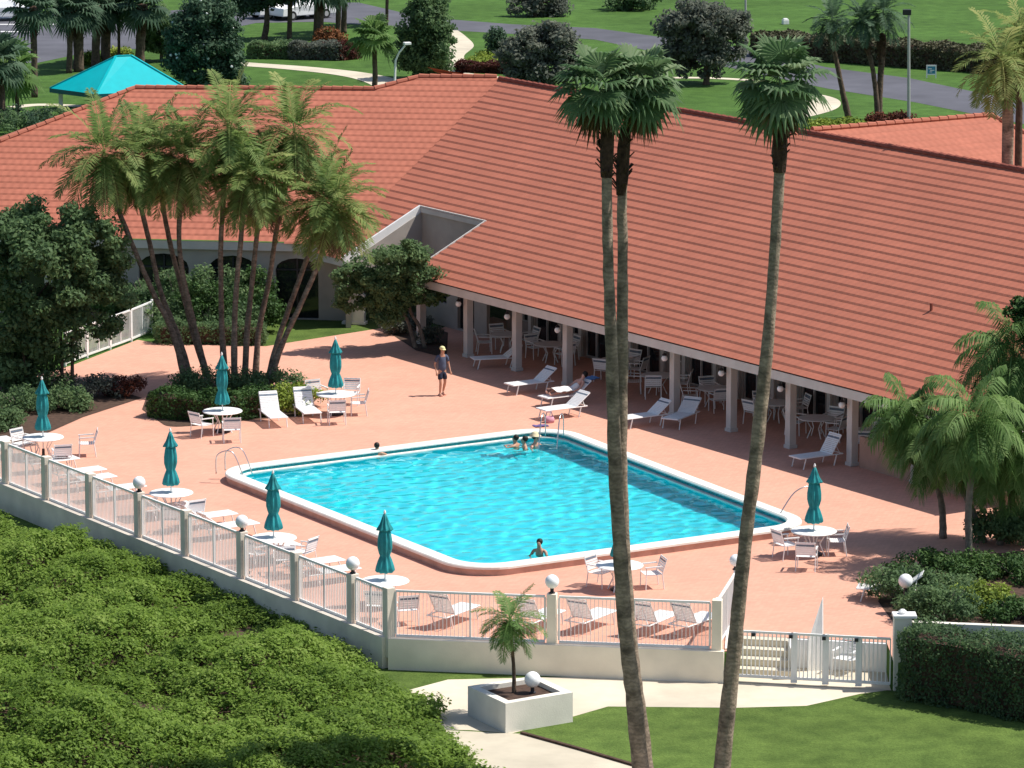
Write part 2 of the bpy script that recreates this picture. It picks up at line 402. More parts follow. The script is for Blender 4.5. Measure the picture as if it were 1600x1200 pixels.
# pool outline at the top of its raised coping
CT = .28
pq = [P(330, 732, CT), P(868, 664, CT), P(1277, 818, CT), P(733, 892, CT)]
pool_out = rounded([(p.x, p.y) for p in pq], 1.5, 10)
pool_in = inset(pool_out, -.42)
if abs(Vector(pool_in[0])-Vector((4, 125))) .__float__() if False else False: pass
def area(pl): return abs(sum(pl[i][0]*pl[(i+1) % len(pl)][1]-pl[(i+1) % len(pl)][0]*pl[i][1] for i in range(len(pl))))/2
if area(pool_in) > area(pool_out): pool_in = inset(pool_out, .42)
sgn_in = .42
pool_floor_pl = pool_in

g = MB(); g.slab(back_poly, 0, -.03, sides=False, holes=[pool_out]); g.slab(front_poly, 0, LOW, sides=False, mi=1)
e2 = edge
for a, b in zip(e2[:-1], e2[1:]):
    g.add([(a.x, a.y, LOW), (b.x, b.y, LOW), (b.x, b.y, -.03), (a.x, a.y, -.03)], [(0, 1, 2, 3)])
structure(g.build('ground', [M['grass2'], M['grass']]))

# pool deck in red pavers, open at the pool and the entrance steps
deck_poly = [B(-123.5, 54.67), F8, F10, Vector((GL.x-.05, GL.y+.15, 0)), S1, S2, Vector((GR.x+.05, GR.y+.15, 0)), Vector((GR.x+1.2, GR.y+.6, 0)), P(1372, 935), P(1400, 895),
             P(1700, 850), B(-93, 84.5), B(-133, 84.5), P(640, 522), P(600, 512), P(415, 541), P(250, 537), P(215, 531), P(112, 571), P(60, 585)]
dk = MB(); dk.slab([(p.x, p.y) for p in deck_poly], -.03, 0.0, sides=False, holes=[pool_out])
structure(dk.build('pool_deck', M['paver']))

# pool: raised curb, coping, tile band, walls, floor, water
WL = .06
pool = empty('swimming_pool', (0, 0, 0), label='large turquoise swimming pool with raised white rounded coping', cat='pool')
c = MB(); ring(c, pool_out, -.05, pool_out, CT-.09); c.build('curb', M['curb'], pool)
c = MB(); out2 = inset(pool_out, .05) if area(inset(pool_out, .05)) > area(pool_out) else inset(pool_out, -.05)
in2 = pool_in
mid_o = inset(pool_out, .0)
def lerp(a, b, t): return [(p[0]*(1-t)+q[0]*t, p[1]*(1-t)+q[1]*t) for p, q in zip(a, b)]
ring(c, pool_out, CT-.095, out2, CT-.09); ring(c, out2, CT-.09, out2, CT-.03); ring(c, out2, CT-.03, lerp(out2, in2, .06), CT)
ring(c, lerp(out2, in2, .06), CT, lerp(out2, in2, .9), CT+.012); ring(c, lerp(out2, in2, .9), CT+.012, in2, CT-.03); ring(c, in2, CT-.03, in2, CT-.07)
c.build('coping', M['coping'], pool, smooth=False)
pin3 = lerp(out2, in2, .93)
t1 = MB(); ring(t1, pin3, CT-.07, pin3, WL+.05); ring(t1, pin3, WL-.04, pin3, WL-.12); t1.build('tile_band', M['water_tile'], pool)
lip = lerp(out2, in2, 1.16)
t2 = MB(); ring(t2, pin3, WL+.05, lip, WL+.035); ring(t2, lip, WL+.035, lip, WL-.05); ring(t2, lip, WL-.05, pin3, WL-.05); t2.build('gutter_lip', M['coping'], pool)
pw = MB(); ring(pw, pin3, CT-.075, pin3, -1.2); pw.slab(pin3, 0, -1.2, sides=False); basin = pw.build('basin', M['floor_pool'], pool)
def wave(x, y):
    z = 0
    for a, kx, ky, ph in WAVES: z = z+a*np.sin(kx*x+ky*y+ph)
    return z
wr = np.random.default_rng(5); WAVES = []
for k in range(34):
    lam = wr.uniform(.30, .95); th = wr.uniform(0, 6.283); WAVES.append((.0021*lam**1.1, 6.283/lam*math.cos(th), 6.283/lam*math.sin(th), wr.uniform(0, 6.283)))
px_ = np.array(pin3); gx = np.arange(px_[:, 0].min()-.2, px_[:, 0].max()+.2, .06); gy = np.arange(px_[:, 1].min()-.2, px_[:, 1].max()+.2, .06)
XX, YY = np.meshgrid(gx, gy); ZZ = WL+wave(XX, YY); nx_, ny_ = len(gx), len(gy)
def inpoly(x, y, pl):
    r = np.zeros(x.shape, bool); j = len(pl)-1
    for i in range(len(pl)):
        xi, yi = pl[i]; xj, yj = pl[j]; r ^= ((yi > y) != (yj > y)) & (x < (xj-xi)*(y-yi)/(yj-yi+1e-12)+xi); j = i
    return r
ins = inpoly(XX, YY, lerp(out2, in2, .80)); keep = ins[:-1, :-1] & ins[1:, :-1] & ins[:-1, 1:] & ins[1:, 1:]
ii = np.arange(nx_*ny_).reshape(ny_, nx_); q = np.stack([ii[:-1, :-1], ii[:-1, 1:], ii[1:, 1:], ii[1:, :-1]], -1)[keep]
used = np.unique(q); mp_ = np.full(nx_*ny_, -1); mp_[used] = np.arange(len(used))
wme = bpy.data.meshes.new('water'); wme.from_pydata(np.stack([XX.ravel(), YY.ravel(), ZZ.ravel()], 1)[used].tolist(), [], mp_[q].tolist())
wme.materials.append(M['water']); wme.polygons.foreach_set('use_smooth', [True]*len(wme.polygons)); wme.update()
wob_ = bpy.data.objects.new('water', wme); COL.objects.link(wob_); wob_.parent = pool
wob_.cycles.is_caustics_caster = True; basin.cycles.is_caustics_receiver = True

# lawn paths and entrance walk in front (lower level)
walk = [P(1150, 1062, LOW), P(1392, 1078, LOW), P(1345, 1084, LOW), P(1260, 1103, LOW), P(1150, 1106, LOW), P(950, 1104, LOW), P(860, 1130, LOW), P(800, 1146, LOW), P(735, 1141, LOW), P(680, 1140, LOW),
        P(640, 1078, LOW), P(700, 1062, LOW), P(880, 1058, LOW)]
w = MB(); w.slab([(p.x, p.y) for p in walk], LOW, LOW+.004, sides=False); structure(w.build('path', M['conc']))
lp = [P(690, 1141, LOW), P(815, 1147, LOW), P(905, 1172, LOW), P(1040, 1212, LOW), P(1180, 1262, LOW), P(700, 1300, LOW), P(660, 1200, LOW)]
w = MB(); w.slab([(p.x, p.y) for p in lp], LOW, LOW+.008, sides=False); structure(w.build('path', M['conc2']))
# kerb along the lawn edge
k = MB()
for a, b in zip(lp[1:4], lp[2:5]): k.bar(Vector((a.x, a.y, LOW+.03)), Vector((b.x, b.y, LOW+.03)), .1, .07)
structure(k.build('lawn_kerb', M['soil']))

# entrance steps up to the deck
st = MB(); rise = .1875; S2v = Vector((S2.x, S2.y, 0)); S1v = Vector((S1.x, S1.y, 0)); GM = GL.lerp(GR, .36); SM = S1v.lerp(S2v, .36)
for i in range(4):
    f0 = i/4; a0 = GL.lerp(S1v, .25+.75*f0); b0 = GM.lerp(SM, .25+.75*f0); z = -.75+rise*(i+1)-.006
    st.slab([(a0.x, a0.y), (b0.x, b0.y), (SM.x, SM.y-.002*i), (S1v.x, S1v.y-.002*i)], LOW, z)
structure(st.build('entrance_steps', M['conc']))
pad = MB(); pad.slab([(GM.x+.02, GM.y+.6), (GR.x, GR.y+.6), (S2v.x, S2v.y), (SM.x+.02, SM.y)], LOW, LOW+.01, sides=False); structure(pad.build('pavement', M['conc2']))
lw = MB(); d = (S2v-SM).normalized(); n = Vector((d.y, -d.x, 0)); p = SM+Vector((.03, 0, 0)); q = S2v
lw.slab([(t.x, t.y) for t in (p, q, q+n*.12, p+n*.12)], LOW, -.01); setp(lw.build('landing_wall', M['white']), 'white wall closing the landing behind the right part of the gate', 'wall')
lw = MB(); e = (SM-GM); lw.slab([(t.x, t.y) for t in (GM+e*.25+Vector((.01, 0, 0)), GM+e*.25+Vector((.12, 0, 0)), SM+n*.13+Vector((.12, 0, 0)), SM+n*.13+Vector((.01, 0, 0)))], LOW, -.012); setp(lw.build('cheek_wall', M['white']), 'low white wall along the right side of the entrance steps', 'wall')
pad = MB(); pad.slab([(GL.x, GL.y-.1), (GR.x, GR.y-.1), (GR.x, GR.y+.6), (GL.x, GL.y+.6)], LOW, LOW+.012, sides=False); structure(pad.build('pavement', M['conc']))

# roads and far paths
def flat(name, px, z, m):
    b = MB(); b.slab([(p.x, p.y) for p in (P(x, y, -.03) for x, y in px)], 0, z, sides=False); return structure(b.build(name, m))
flat('road', [(-60, 20), (120, 21), (250, 18), (420, 4), (560, 4), (660, 27), (800, 38), (930, 44), (1180, 78), (1290, 105), (1420, 122), (1600, 160), (1760, 190),
     (1760, 222), (1600, 194), (1430, 160), (1290, 138), (1170, 112), (930, 62), (800, 53), (640, 44), (500, 34), (400, 36), (300, 58), (235, 76), (150, 79), (60, 98), (-60, 101)], -.022, M['asphalt'])
mk = MB()
for (x0, y0, x1, y1) in ((-5, 28, 110, 25), (-5, 38, 92, 38), (-5, 49, 60, 50)):
    a = P(x0, y0, -.016); b = P(x1, y1, -.016); mk.bar(a, b, .5, .004)
structure(mk.build('road_marking', M['white']))
def path(px, w): return strip('path', [P(x, y, -.03)[:2] for x, y in px], w, -.014, M['conc2'])
path([(330, 96), (390, 101), (470, 107), (550, 116), (600, 128), (640, 150)], (1.6, 2.4))
path([(640, 146), (690, 122), (712, 104), (705, 88), (722, 72), (712, 58), (700, 48)], (1.9, 1.3))
path([(700, 114), (760, 121), (830, 127)], 1.6)
path([(1120, 205), (1180, 190), (1240, 180), (1278, 169), (1284, 158), (1262, 150), (1232, 149)], (2.3, 1.9))
path([(20, 168), (60, 164), (120, 166), (170, 170)], 1.0)
path([(1030, 122), (1105, 122), (1180, 126)], .8)
# far lawn bank
bank = MB(); bx = [(1150, 36), (1600, 48), (1800, 52)]
# grass strip (lawn inside the courtyard)
# ------------------------------------------------------------------ retaining walls under the fences
def wallrun(label, pts, th, z0, z1, m, name='retaining_wall'):
    b = MB()
    for p, q in zip(pts[:-1], pts[1:]):
        d = (q-p).normalized(); n = Vector((d.y, -d.x, 0))
        pl = [p, q, q+n*th, p+n*th]; b.slab([(t.x, t.y) for t in pl], z0, z1)
    o = b.build(name, m); return setp(o, label, 'wall')
wallrun('grey stucco retaining wall under the long slanting white fence', [B(-126, 54.67), F8], .22, -2.2, .06, M['stucco'])
d = (F10-F8).normalized()
wallrun('grey stucco retaining wall below the front picket fence', [F8+d*.01, F10+d*.2], .225, -2.2, .057, M['stucco2'])
wallrun('low stucco cheek wall below the short return rail by the steps', [F10+Vector((.22, .15, 0)), Vector((GL.x-.1, GL.y+3.4, 0))], .18, LOW, .05, M['cream'], 'cheek_wall')
sw = MB()                                                  # slim triangular wing wall inside the steps
a = P(1262, 1004, 0); q = P(1286, 1003, 0); tp = D(1285, 934, q.y+.1)
off = Vector((.03, .14, 0))
sw.add([a+Vector((0, 0, LOW)), q+Vector((0, 0, LOW)), tp, a+off+Vector((0, 0, LOW)), q+off+Vector((0, 0, LOW)), tp+off, a, a+off], [(0, 1, 2, 6), (3, 7, 5, 4), (6, 2, 5, 7), (1, 4, 5, 2), (0, 6, 7, 3)])
setp(sw.build('wing_wall', M['white']), 'slim white triangular wing wall rising beside the steps behind the gate', 'wall')

# ------------------------------------------------------------------ fences
def fence(label, posts, z0, z1, mpost, bay_mid=True, post_w=.26, gap=.095, base=-.8, globe_at=(), pw=.03, inner=.06, group=None, post_top=.06, first=True):
    f = empty('picket_fence', posts[0], 0, label, 'fence', group); o = posts[0]
    for i, p in enumerate(posts):
        if i == 0 and not first: continue
        q = p-o; ang = 0
        e = (posts[min(i+1, len(posts)-1)]-posts[max(i-1, 0)]); ang = math.atan2(e.y, e.x)
        b = MB(); b.box((q.x, q.y, (base+z1+post_top)/2), (post_w, post_w, z1+post_top-base), ang); b.build('post', mpost, f, bevel=.012)
    for p, q in zip(posts[:-1], posts[1:]):
        d = (q-p); L = d.length; d.normalize(); a = p-o+d*(post_w/2+inner); L2 = L-post_w-2*inner
        n = max(2, round(L2/gap)); b = MB(); zz = Vector((0, 0, 1))
        b.bar(a+zz*(z1-.03), a+d*L2+zz*(z1-.03), .06, .06); b.bar(a+zz*(z0+.05), a+d*L2+zz*(z0+.05), .05, .07)
        b.bar(a+zz*(z0+.1), a+zz*(z1-.06), .07, .05, up=d); b.bar(a+d*L2+zz*(z0+.1), a+d*L2+zz*(z1-.06), .07, .05, up=d)
        if bay_mid: b.bar(a+d*L2/2+zz*(z0+.08), a+d*L2/2+zz*(z1-.06), .06, .045, up=d)
        for i in range(1, n):
            t = a+d*(L2*i/n); b.bar(t+zz*(z0+.08), t+zz*(z1-.06), pw, pw*.7, up=d)
        b.build('panel', M['white'], f)
    return f
lposts = [B(u, 54.67) for u in (-120.7, -117.7, -114.74, -111.9, -108.9, -105.7, -102.76, -99.4, -96.3, -93.2)]
lposts.append(F8)
fence('long white picket fence with grey stucco posts along the left of the deck', lposts, .05, 1.36, M['stucco'], gap=.088, pw=.023, base=-.5)
fence('white picket fence with open bars across the front of the deck', [F8, F8.lerp(F10, .5), F10], .05, 1.36, M['stucco2'], bay_mid=True, gap=.105, pw=.02, base=-.5, first=False)
R0 = F10+Vector((.02, .2, 0)); R1 = Vector((GL.x+.12, GL.y+3.5, 0))
fence('short white return fence running back from the front corner post', [R0, R1], .05, 1.36, M['white'], gap=.11, post_w=.1, base=-.3)
fence('white picket fence behind the tree trunks on the far left', [P(102, 571), P(136, 558), P(172, 545), P(205, 533), P(238, 519)], .04, 1.22, M['white'], gap=.1, post_w=.08, pw=.024, base=-.05, inner=.01)
# gate at the foot of the steps
gt = empty('entrance_gate', GL, 0, 'white double picket gate at the foot of the steps', 'gate')
gd = (GR-GL); gl_ = gd.length; gd.normalize(); zz = Vector((0, 0, 1))
cuts = [0, .37, .575, 1.0]
for i in range(3):
    a = gd*(gl_*cuts[i]+.03); b = gd*(gl_*cuts[i+1]-.03); mb = MB(); n = max(3, round((b-a).length/.115))
    mb.bar(a+zz*1.33, b+zz*1.33, .06, .06); mb.bar(a+zz*.12, b+zz*.12, .06, .07)
    for j in range(n+1):
        t = a.lerp(b, j/n); mb.bar(t+zz*.1, t+zz*1.32, .032, .03, up=gd)
    mb.build('gate_panel', M['white'], gt)
for t, hh in ((.37, 1.36), (.575, 1.36), (.79, 1.3)):
    mb = MB(); p = gd*(gl_*t); mb.box((p.x, p.y+.02, hh/2), (.17, .08, hh)); mb.build('gate_post', M['white'], gt)
for t in (.1, .345, .56, .77):
    mb = MB(); p = gd*(gl_*t); mb.box((p.x, p.y-.07, 1.27), (.1, .06, .09)); mb.build('latch', M['darkmetal'], gt)
# gate pier
gp = empty('gate_pier', (GR.x+.28, GR.y+.1, LOW), 0, 'tall cream stucco pier beside the gate with vine on its side', 'pier')
mb = MB(); mb.box((0, 0, .98), (.46, .42, 1.96)); mb.build('shaft', M['cream'], gp, bevel=.015)
mb = MB(); mb.box((.05, 0, 2.0), (.62, .5, .08)); mb.build('cap', M['white'], gp, bevel=.012)
mb = MB(); mb.lathe([(.1, 2.04), (.12, 2.1), (.05, 2.16), (0, 2.17)], n=12); mb.build('lamp_base', M['white'], gp)
wallrun('white topped wall running behind the dark clipped hedge', [Vector((GR.x+.5, GR.y+.4, 0)), Vector((HE.x, HE.y+2.4, 0))], .2, LOW, .98, M['cream'], 'garden_wall')

# ------------------------------------------------------------------ globe lamps
def globe_lamp(p, r, label, neck=.1):
    g = empty('globe_lamp', p, 0, label, 'lamp', 'white globe lamps around the deck')
    mb = MB(); mb.lathe([(.085, 0), (.085, .03), (.05, .05), (.05, neck), (.075, neck+.02)], n=12); mb.build('neck', M['darkmetal'], g)
    mb = MB(); mb.ball((0, 0, neck+r*.96), r, 18, 12); mb.build('globe', M['globe'], g, smooth=True)
    return g
TOPZ = 1.42
for i, lab in ((5, 'white globe lamp on the fence post nearest the leftmost waist high table'), (7, 'white globe lamp on the fence post left of the second umbrella'), (9, 'white globe lamp on the fence post closest to the bottom umbrella table')):
    globe_lamp(lposts[i]+Vector((0, 0, TOPZ)), .19, lab)
globe_lamp(F8.lerp(F10, .5)+Vector((0, 0, TOPZ)), .19, 'white globe lamp on the middle post of the front fence', .14)
globe_lamp(R1+Vector((0, 0, TOPZ)), .17, 'white globe lamp half hidden behind the single leaning palm trunk')

# ------------------------------------------------------------------ planter with small palm and globe
PZ = LOW
pl0 = [P(728, 1130, PZ), P(788, 1146, PZ), P(905, 1122, PZ), P(870, 1098, PZ)]
pl0 = [P(731, 1118, PZ), P(790, 1146, PZ), P(895, 1128, PZ), P(838, 1101, PZ)]
pc = sum(pl0, Vector())/4
pt = empty('raised_planter', pc, 0, 'pale square stucco planter box at the corner of the walk', 'planter')
poly = [((p-pc).x, (p-pc).y) for p in pl0]; pin = inset(poly, .32)
if area(pin) > area(poly): pin = inset(poly, -.32)
mb = MB(); mb.slab(poly, 0, .78, holes=[pin]); mb.build('box', M['cream'], pt)
mb = MB(); mb.slab(pin, .5, .66, sides=False); mb.build('soil', M['soil'], pt)
globe_lamp(P(832, 1083, PZ+.66), .21, 'white globe lamp standing in the square planter', .16)
globe_lamp(P(1414, 958, .0), .2, 'globe lamp on a short post in front of the round dark shrub', .72)

# ================================================================== CLUBHOUSE
club = empty('clubhouse', (0, 0, 0), 0, 'long clubhouse with terracotta tiled roofs and a shaded colonnade facing the pool', 'building')
SL = .5; EV, EZ = 78.2, 2.72; SLN = math.hypot(1, SL)
def on_plane(px, py, n, p0):
    r = ray(px, py); return EYE + r*((p0-EYE).dot(n)/r.dot(n))
nR = Vector((-SL*V.x, -SL*V.y, 1)); pR = B(0, EV, EZ)
wL = Vector((math.cos(R(-7.9)), math.sin(R(-7.9)), 0)); n2 = Vector((-wL.y, wL.x, 0))
pL = Vector((-4.14, 160.67, 5.27)); nL = Vector((-SL*n2.x, -SL*n2.y, 1))
def zR(u, v): return EZ+SL*(v-EV)
def clip_half(poly, k, keep_ge):
    out = []
    for i in range(len(poly)):
        a, b = poly[i], poly[(i+1) % len(poly)]
        fa = (a[1]-k) if keep_ge else (k-a[1]); fb = (b[1]-k) if keep_ge else (k-b[1])
        if fa >= -1e-9: out.append(a)
        if (fa > 1e-9 and fb < -1e-9) or (fa < -1e-9 and fb > 1e-9):
            t = fa/(fa-fb); out.append((a[0]+(b[0]-a[0])*t, k))
    return out
def tiled(polys, origin, along, up, e=.405, t=.04, parent=club, name='roof', m=None):
    """courses of overlapping tiles on convex faces; up is the unit upslope vector, each course lifts its butt by t"""
    nrm = along.cross(up).normalized()
    if nrm.z < 0: nrm = -nrm
    vs, fs, uvs = [], [], []
    for poly in polys:
        pp = [((p-origin).dot(along), (p-origin).dot(up)) for p in poly]
        s0 = min(p[1] for p in pp); s1 = max(p[1] for p in pp)
        ar = sum(pp[i][0]*pp[(i+1) % len(pp)][1]-pp[(i+1) % len(pp)][0]*pp[i][1] for i in range(len(pp)))
        if ar < 0: pp = pp[::-1]
        k0 = math.floor(s0/e+1e-6)
        for k in range(k0, math.ceil(s1/e)):
            a = k*e; bnd = clip_half(clip_half(pp, a, True), a+e, False)
            if len(bnd) < 3: continue
            o = len(vs)
            wob = random.uniform(-.002, .002)
            for q in bnd:
                h = t*(1-(q[1]-a)/e)+.004+wob
                vs.append(origin+along*q[0]+up*q[1]+nrm*h); uvs.append((q[0]+.165*(k % 2), q[1]))
            fs.append(tuple(range(o, o+len(bnd))))
            low = [i for i, q in enumerate(bnd) if abs(q[1]-a) < 1e-6 or (k == k0 and abs(q[1]-s0) < 1e-6)]
            for i in low:
                j = (i+1) % len(bnd)
                if j in low and abs(bnd[i][0]-bnd[j][0]) > 1e-5:
                    o2 = len(vs)
                    for q, hh in ((bnd[i], 0), (bnd[j], 0)):
                        vs.append(origin+along*q[0]+up*(q[1]-.085)+nrm*.014); uvs.append((q[0]+.165*(k % 2), q[1]+.01))
                    fs.append((o2, o2+1, o+j, o+i))
    me = bpy.data.meshes.new(name); me.from_pydata([tuple(v) for v in vs], [], fs)
    ul = me.uv_layers.new(name='UVMap'); li = np.zeros(len(me.loops), dtype=np.int32); me.loops.foreach_get('vertex_index', li)
    ul.data.foreach_set('uv', np.array(uvs, dtype=np.float32)[li].reshape(-1))
    me.materials.append(m or M['tile']); me.update()
    o = bpy.data.objects.new(name, me); COL.objects.link(o); o.parent = parent
    return o
RV, RZ = 89.45, EZ+SL*(89.45-EV)
NU0, NU1, NV = -133.9, -129.1, 81.72                        # the notch cut in the roof
UE = -94.6                                                  # gable at the near end
upR = (V+Vector((0, 0, SL))).normalized(); alR = U
VT = on_plane(775, 120, nR, pR); uVT = VT.dot(U)
# valley with the left wing: intersection of both planes
def valley(v):
    # point on right plane at given v that is also on left plane
    z = zR(0, v)
    f = lambda u: (B(u, v, z)-pL).dot(nL)
    a, b = -170.0, -110.0
    fa = f(a); fb = f(b); u = a-(b-a)*fa/(fb-fa); return B(u, v, z)
LZ = 3.05
v_low = EV+(LZ-EZ)/SL
R1p = [B(NU1, EV, EZ), B(UE, EV, EZ), B(UE, RV, RZ), B(NU1, RV, RZ)]
R2p = [B(NU0, NV, zR(0, NV)), B(NU1, NV, zR(0, NV)), B(NU1, RV, RZ), B(NU0, RV, RZ)]
vl = valley(v_low); vt = valley(RV)
R3p = [B(-137.0, EV, EZ), B(NU0, EV, EZ), B(NU0, RV, RZ), vt, vl]
tiled([R1p, R2p, R3p], B(0, EV, EZ), alR, upR)
tiled([[B(UE, RV, RZ), B(UE, RV+11.2, EZ), B(-150, RV+11.2, EZ), B(-146, RV, RZ)]], B(0, RV+11.2, EZ), -U, (-V+Vector((0, 0, SL))).normalized())
# left wing
upL = (n2+Vector((0, 0, SL))).normalized()
def LP(px, py): return on_plane(px, py, nL, pL)
def drop(p, z): return p - upL*((p.z-z)/upL.z)
a0 = LP(775, 121); a1 = LP(655, 121); a2 = LP(585, 140); a3 = LP(212, 138)
hipd = (LP(0, 222)-a3); hipw = a3+hipd*((LZ-a3.z)/hipd.z)
orgL = drop(pL, LZ)
A0 = vt
tiled([[drop(a2, LZ), drop(a1, LZ), a1, a2], [drop(a1, LZ), vl, vt, a0, a1], [hipw, drop(a2, LZ), a2, a3]], orgL, wL, upL, e=.42)
# rear slopes (seen only past the ridges)
back = MB()
def rear(p, q, run=9.0): return [p, q, q+n2*run-Vector((0, 0, run*SL)), p+n2*run-Vector((0, 0, run*SL))]
for p, q in ((a1, a0), (a3, a2), (a2, a1)): back.add(rear(p, q), [(0, 1, 2, 3)])
hb = hipw+n2*18; back.add([a3, hipw, hb], [(0, 2, 1)])
back.build('rear_roof', M['tile'], club)
# cross wing behind: ridge square to the main one
T0 = P(1238, 206, RZ+.02); T1 = P(1566, 183, RZ+.02)
t0u, t0v = uv_of(T0); t1v = uv_of(T1)[1]
run = 10.5
upT = (-U+Vector((0, 0, SL))).normalized()
tw = [B(t0u+run, t0v+.1, RZ-run*SL), B(t0u+run, t1v+run*.55, RZ-run*SL), B(t0u, t1v, RZ), B(t0u, t0v+.1, RZ)]
tiled([tw], B(t0u+run, 0, RZ-run*SL), V, upT)
b = MB(); b.add([B(t0u, t1v, RZ), B(t0u+run, t1v+run*.55, RZ-run*SL), B(t0u-run, t1v+run*.55, RZ-run*SL), B(t0u-run, t0v, RZ-run*SL), B(t0u, t0v, RZ)], [(0, 1, 2), (0, 2, 3, 4)])
b.build('rear_roof', M['tile'], club)
# ridge and hip caps
def cap(p, q, r=.11):
    L = (q-p).length; n = max(1, int(L/.42)); b = MB()
    for i in range(n):
        s = p.lerp(q, i/n)+Vector((0, 0, .045)); e = p.lerp(q, (i+1.08)/n)+Vector((0, 0, .03)); b.tube([s, e], [r*1.08, r*.9], 8)
    return b
b = cap(vt+Vector((0, 0, 0)), B(UE, RV, RZ)); b.build('ridge_cap', M['ridge'], club)
b = cap(a1, a0); b.build('ridge_cap', M['tile'], club); b = cap(a2, a1); b.build('ridge_cap', M['tile'], club); b = cap(a3, a2); b.build('ridge_cap', M['tile'], club)
b = cap(hipw, a3); b.build('ridge_cap', M['tile'], club)
b = cap(B(t0u, RV+.6, RZ), B(t0u, t1v, RZ)); b.build('ridge_cap', M['tile'], club); b = cap(B(t0u, t1v, RZ), B(t0u+run, t1v+run*.55, RZ-run*SL)); b.build('ridge_cap', M['tile'], club)
b = MB(); q = on_plane(1455, 487, nR, pR); b.tube([q-Vector((0, 0, .05)), q+Vector((0, 0, .28))], .05, 8); b.build('vent_pipe', M['ridge'], club)
# fascias
def board(p, q, h, th, m, name='fascia', dz=0.0):
    b = MB(); b.bar(p+Vector((0, 0, dz-h/2)), q+Vector((0, 0, dz-h/2)), th, h); return b.build(name, m, club)
board(B(NU1, EV+.05, EZ), B(UE, EV+.05, EZ), .3, .06, M['fascia'], dz=-.02)
board(B(-137.0, EV+.05, EZ), B(NU0, EV+.05, EZ), .3, .06, M['fascia'], dz=-.02)
board(hipw-n2*.0+n2*.05, vl+n2*.05, .32, .06, M['fascia'], dz=-.02)
board(B(NU0, NV-.04, zR(0, NV)), B(NU1, NV-.04, zR(0, NV)), .26, .06, M['fascia'], dz=.04)
b = MB(); b.bar(B(NU0+.05, EV-.02, EZ-.08), B(NU0+.05, NV, zR(0, NV)-.08), .1, .3); b.build('rake_board', M['white'], club)
b = MB(); b.bar(B(NU1-.04, EV, EZ-.08), B(NU1-.04, NV, zR(0, NV)-.08), .06, .26); b.build('rake_board', M['fascia'], club)
b = MB(); b.bar(B(UE+.04, EV, EZ-.06), B(UE+.04, RV, RZ-.06), .06, .26); b.bar(B(UE+.04, RV+11.2, EZ-.06), B(UE+.04, RV, RZ-.06), .06, .26); b.build('rake_board', M['fascia'], club)
# soffit, beam and columns of the colonnade
b = MB(); b.add([B(NU1, EV+.08, 2.43), B(UE, EV+.08, 2.43), B(UE, 83.0, 2.46), B(NU1, 83.0, 2.46)], [(0, 3, 2, 1)]); b.build('soffit', M['fascia'], club)
cols = [-102.72+3.337*k for k in range(-8, 3)]
c0 = MB(); c0.box((0, 0, 1.22), (.27, .27, 2.44), ROT_V)
c0.box((0, 0, .06), (.33, .33, .12), ROT_V)
cmesh = None
for u in cols:
    if cmesh is None:
        cob = c0.build('column', M['fascia'], club, bevel=.01); cmesh = cob
    else:
        cob = cmesh.copy(); COL.objects.link(cob); cob.parent = club
    cob.location = B(u, 78.99, 0)
l0 = None
for u in cols[1:]:
    p = B(u-.05, 78.78, 2.0)+Vector((-.16, 0, 0))
    if l0 is None:
        mb = MB(); mb.tube([(.12, .02, .22), (0, 0, .24), (0, 0, .12)], .018, 6); mb.lathe([(.07, .1), (.09, .13), (.03, .18)], n=10); l0 = mb.build('wall_lamp', M['darkmetal'], club)
        mb = MB(); mb.ball((0, 0, 0), .11, 12, 8); g0 = mb.build('globe', M['globe'], l0, smooth=True); o = l0
    else:
        o = l0.copy(); COL.objects.link(o); o.parent = club; g = g0.copy(); COL.objects.link(g); g.parent = o
    o.location = p
# back wall with openings, frames and dark glass
def rect(x0, x1, z0, z1): return [(x0, z0), (x1, z0), (x1, z1), (x0, z1)]
def arch(x0, x1, z0, zs, n=8):
    r = (x1-x0)/2; c = (x0+x1)/2; k = .55
    return [(x0, z0), (x1, z0)]+[(c+r*math.cos(math.pi*i/n), zs+r*k*math.sin(math.pi*i/n)) for i in range(n+1)]
def wall(p, q, z0, z1, th, holes, m, name='wall', top=None):
    """a wall standing from p to q with real openings; th runs to the back"""
    d = (q-p); L = d.length; d.normalize(); n = Vector((-d.y, d.x, 0))
    outer = top if top else rect(0, L, z0, z1)
    loops = [[Vector((x, z, 0)) for x, z in outer]]+[[Vector((x, z, 0)) for x, z in h] for h in holes]
    flat_ = [v for l in loops for v in l]; tris = tessellate_polygon(loops); b = MB()
    T = lambda v, k: p+d*v.x+Vector((0, 0, v.y))+n*(th*k)
    b.add([T(v, 0) for v in flat_], [t for t in tris]); b.add([T(v, 1) for v in flat_], [t[::-1] for t in tris])
    for l in loops:
        nn = len(l); b.add([T(v, 0) for v in l]+[T(v, 1) for v in l], [(i, (i+1) % nn, nn+(i+1) % nn, nn+i) for i in range(nn)])
    o = b.build(name, m, club)
    bm = bmesh.new(); bm.from_mesh(o.data); bmesh.ops.recalc_face_normals(bm, faces=bm.faces); bm.to_mesh(o.data); bm.free()
    return o, d, n
W0, W1 = B(NU1, 82.6), B(UE, 82.6)
Lw = (W1-W0).length; holes = []; x = .7; kk = 0; kinds = []
while x < Lw-2.4:
    ww = (.78, 1.5, .78, 1.35)[kk % 4]; zb = (.75, .06, .75, .06)[kk % 4]
    holes.append(rect(x, x+ww, zb, 2.14)); kinds.append(kk % 4); x += ww+(.55, .62, .5, .6)[kk % 4]; kk += 1
_, d_, n_ = wall(W0, W1, 0, 2.5, .2, holes, M['darkwall'])
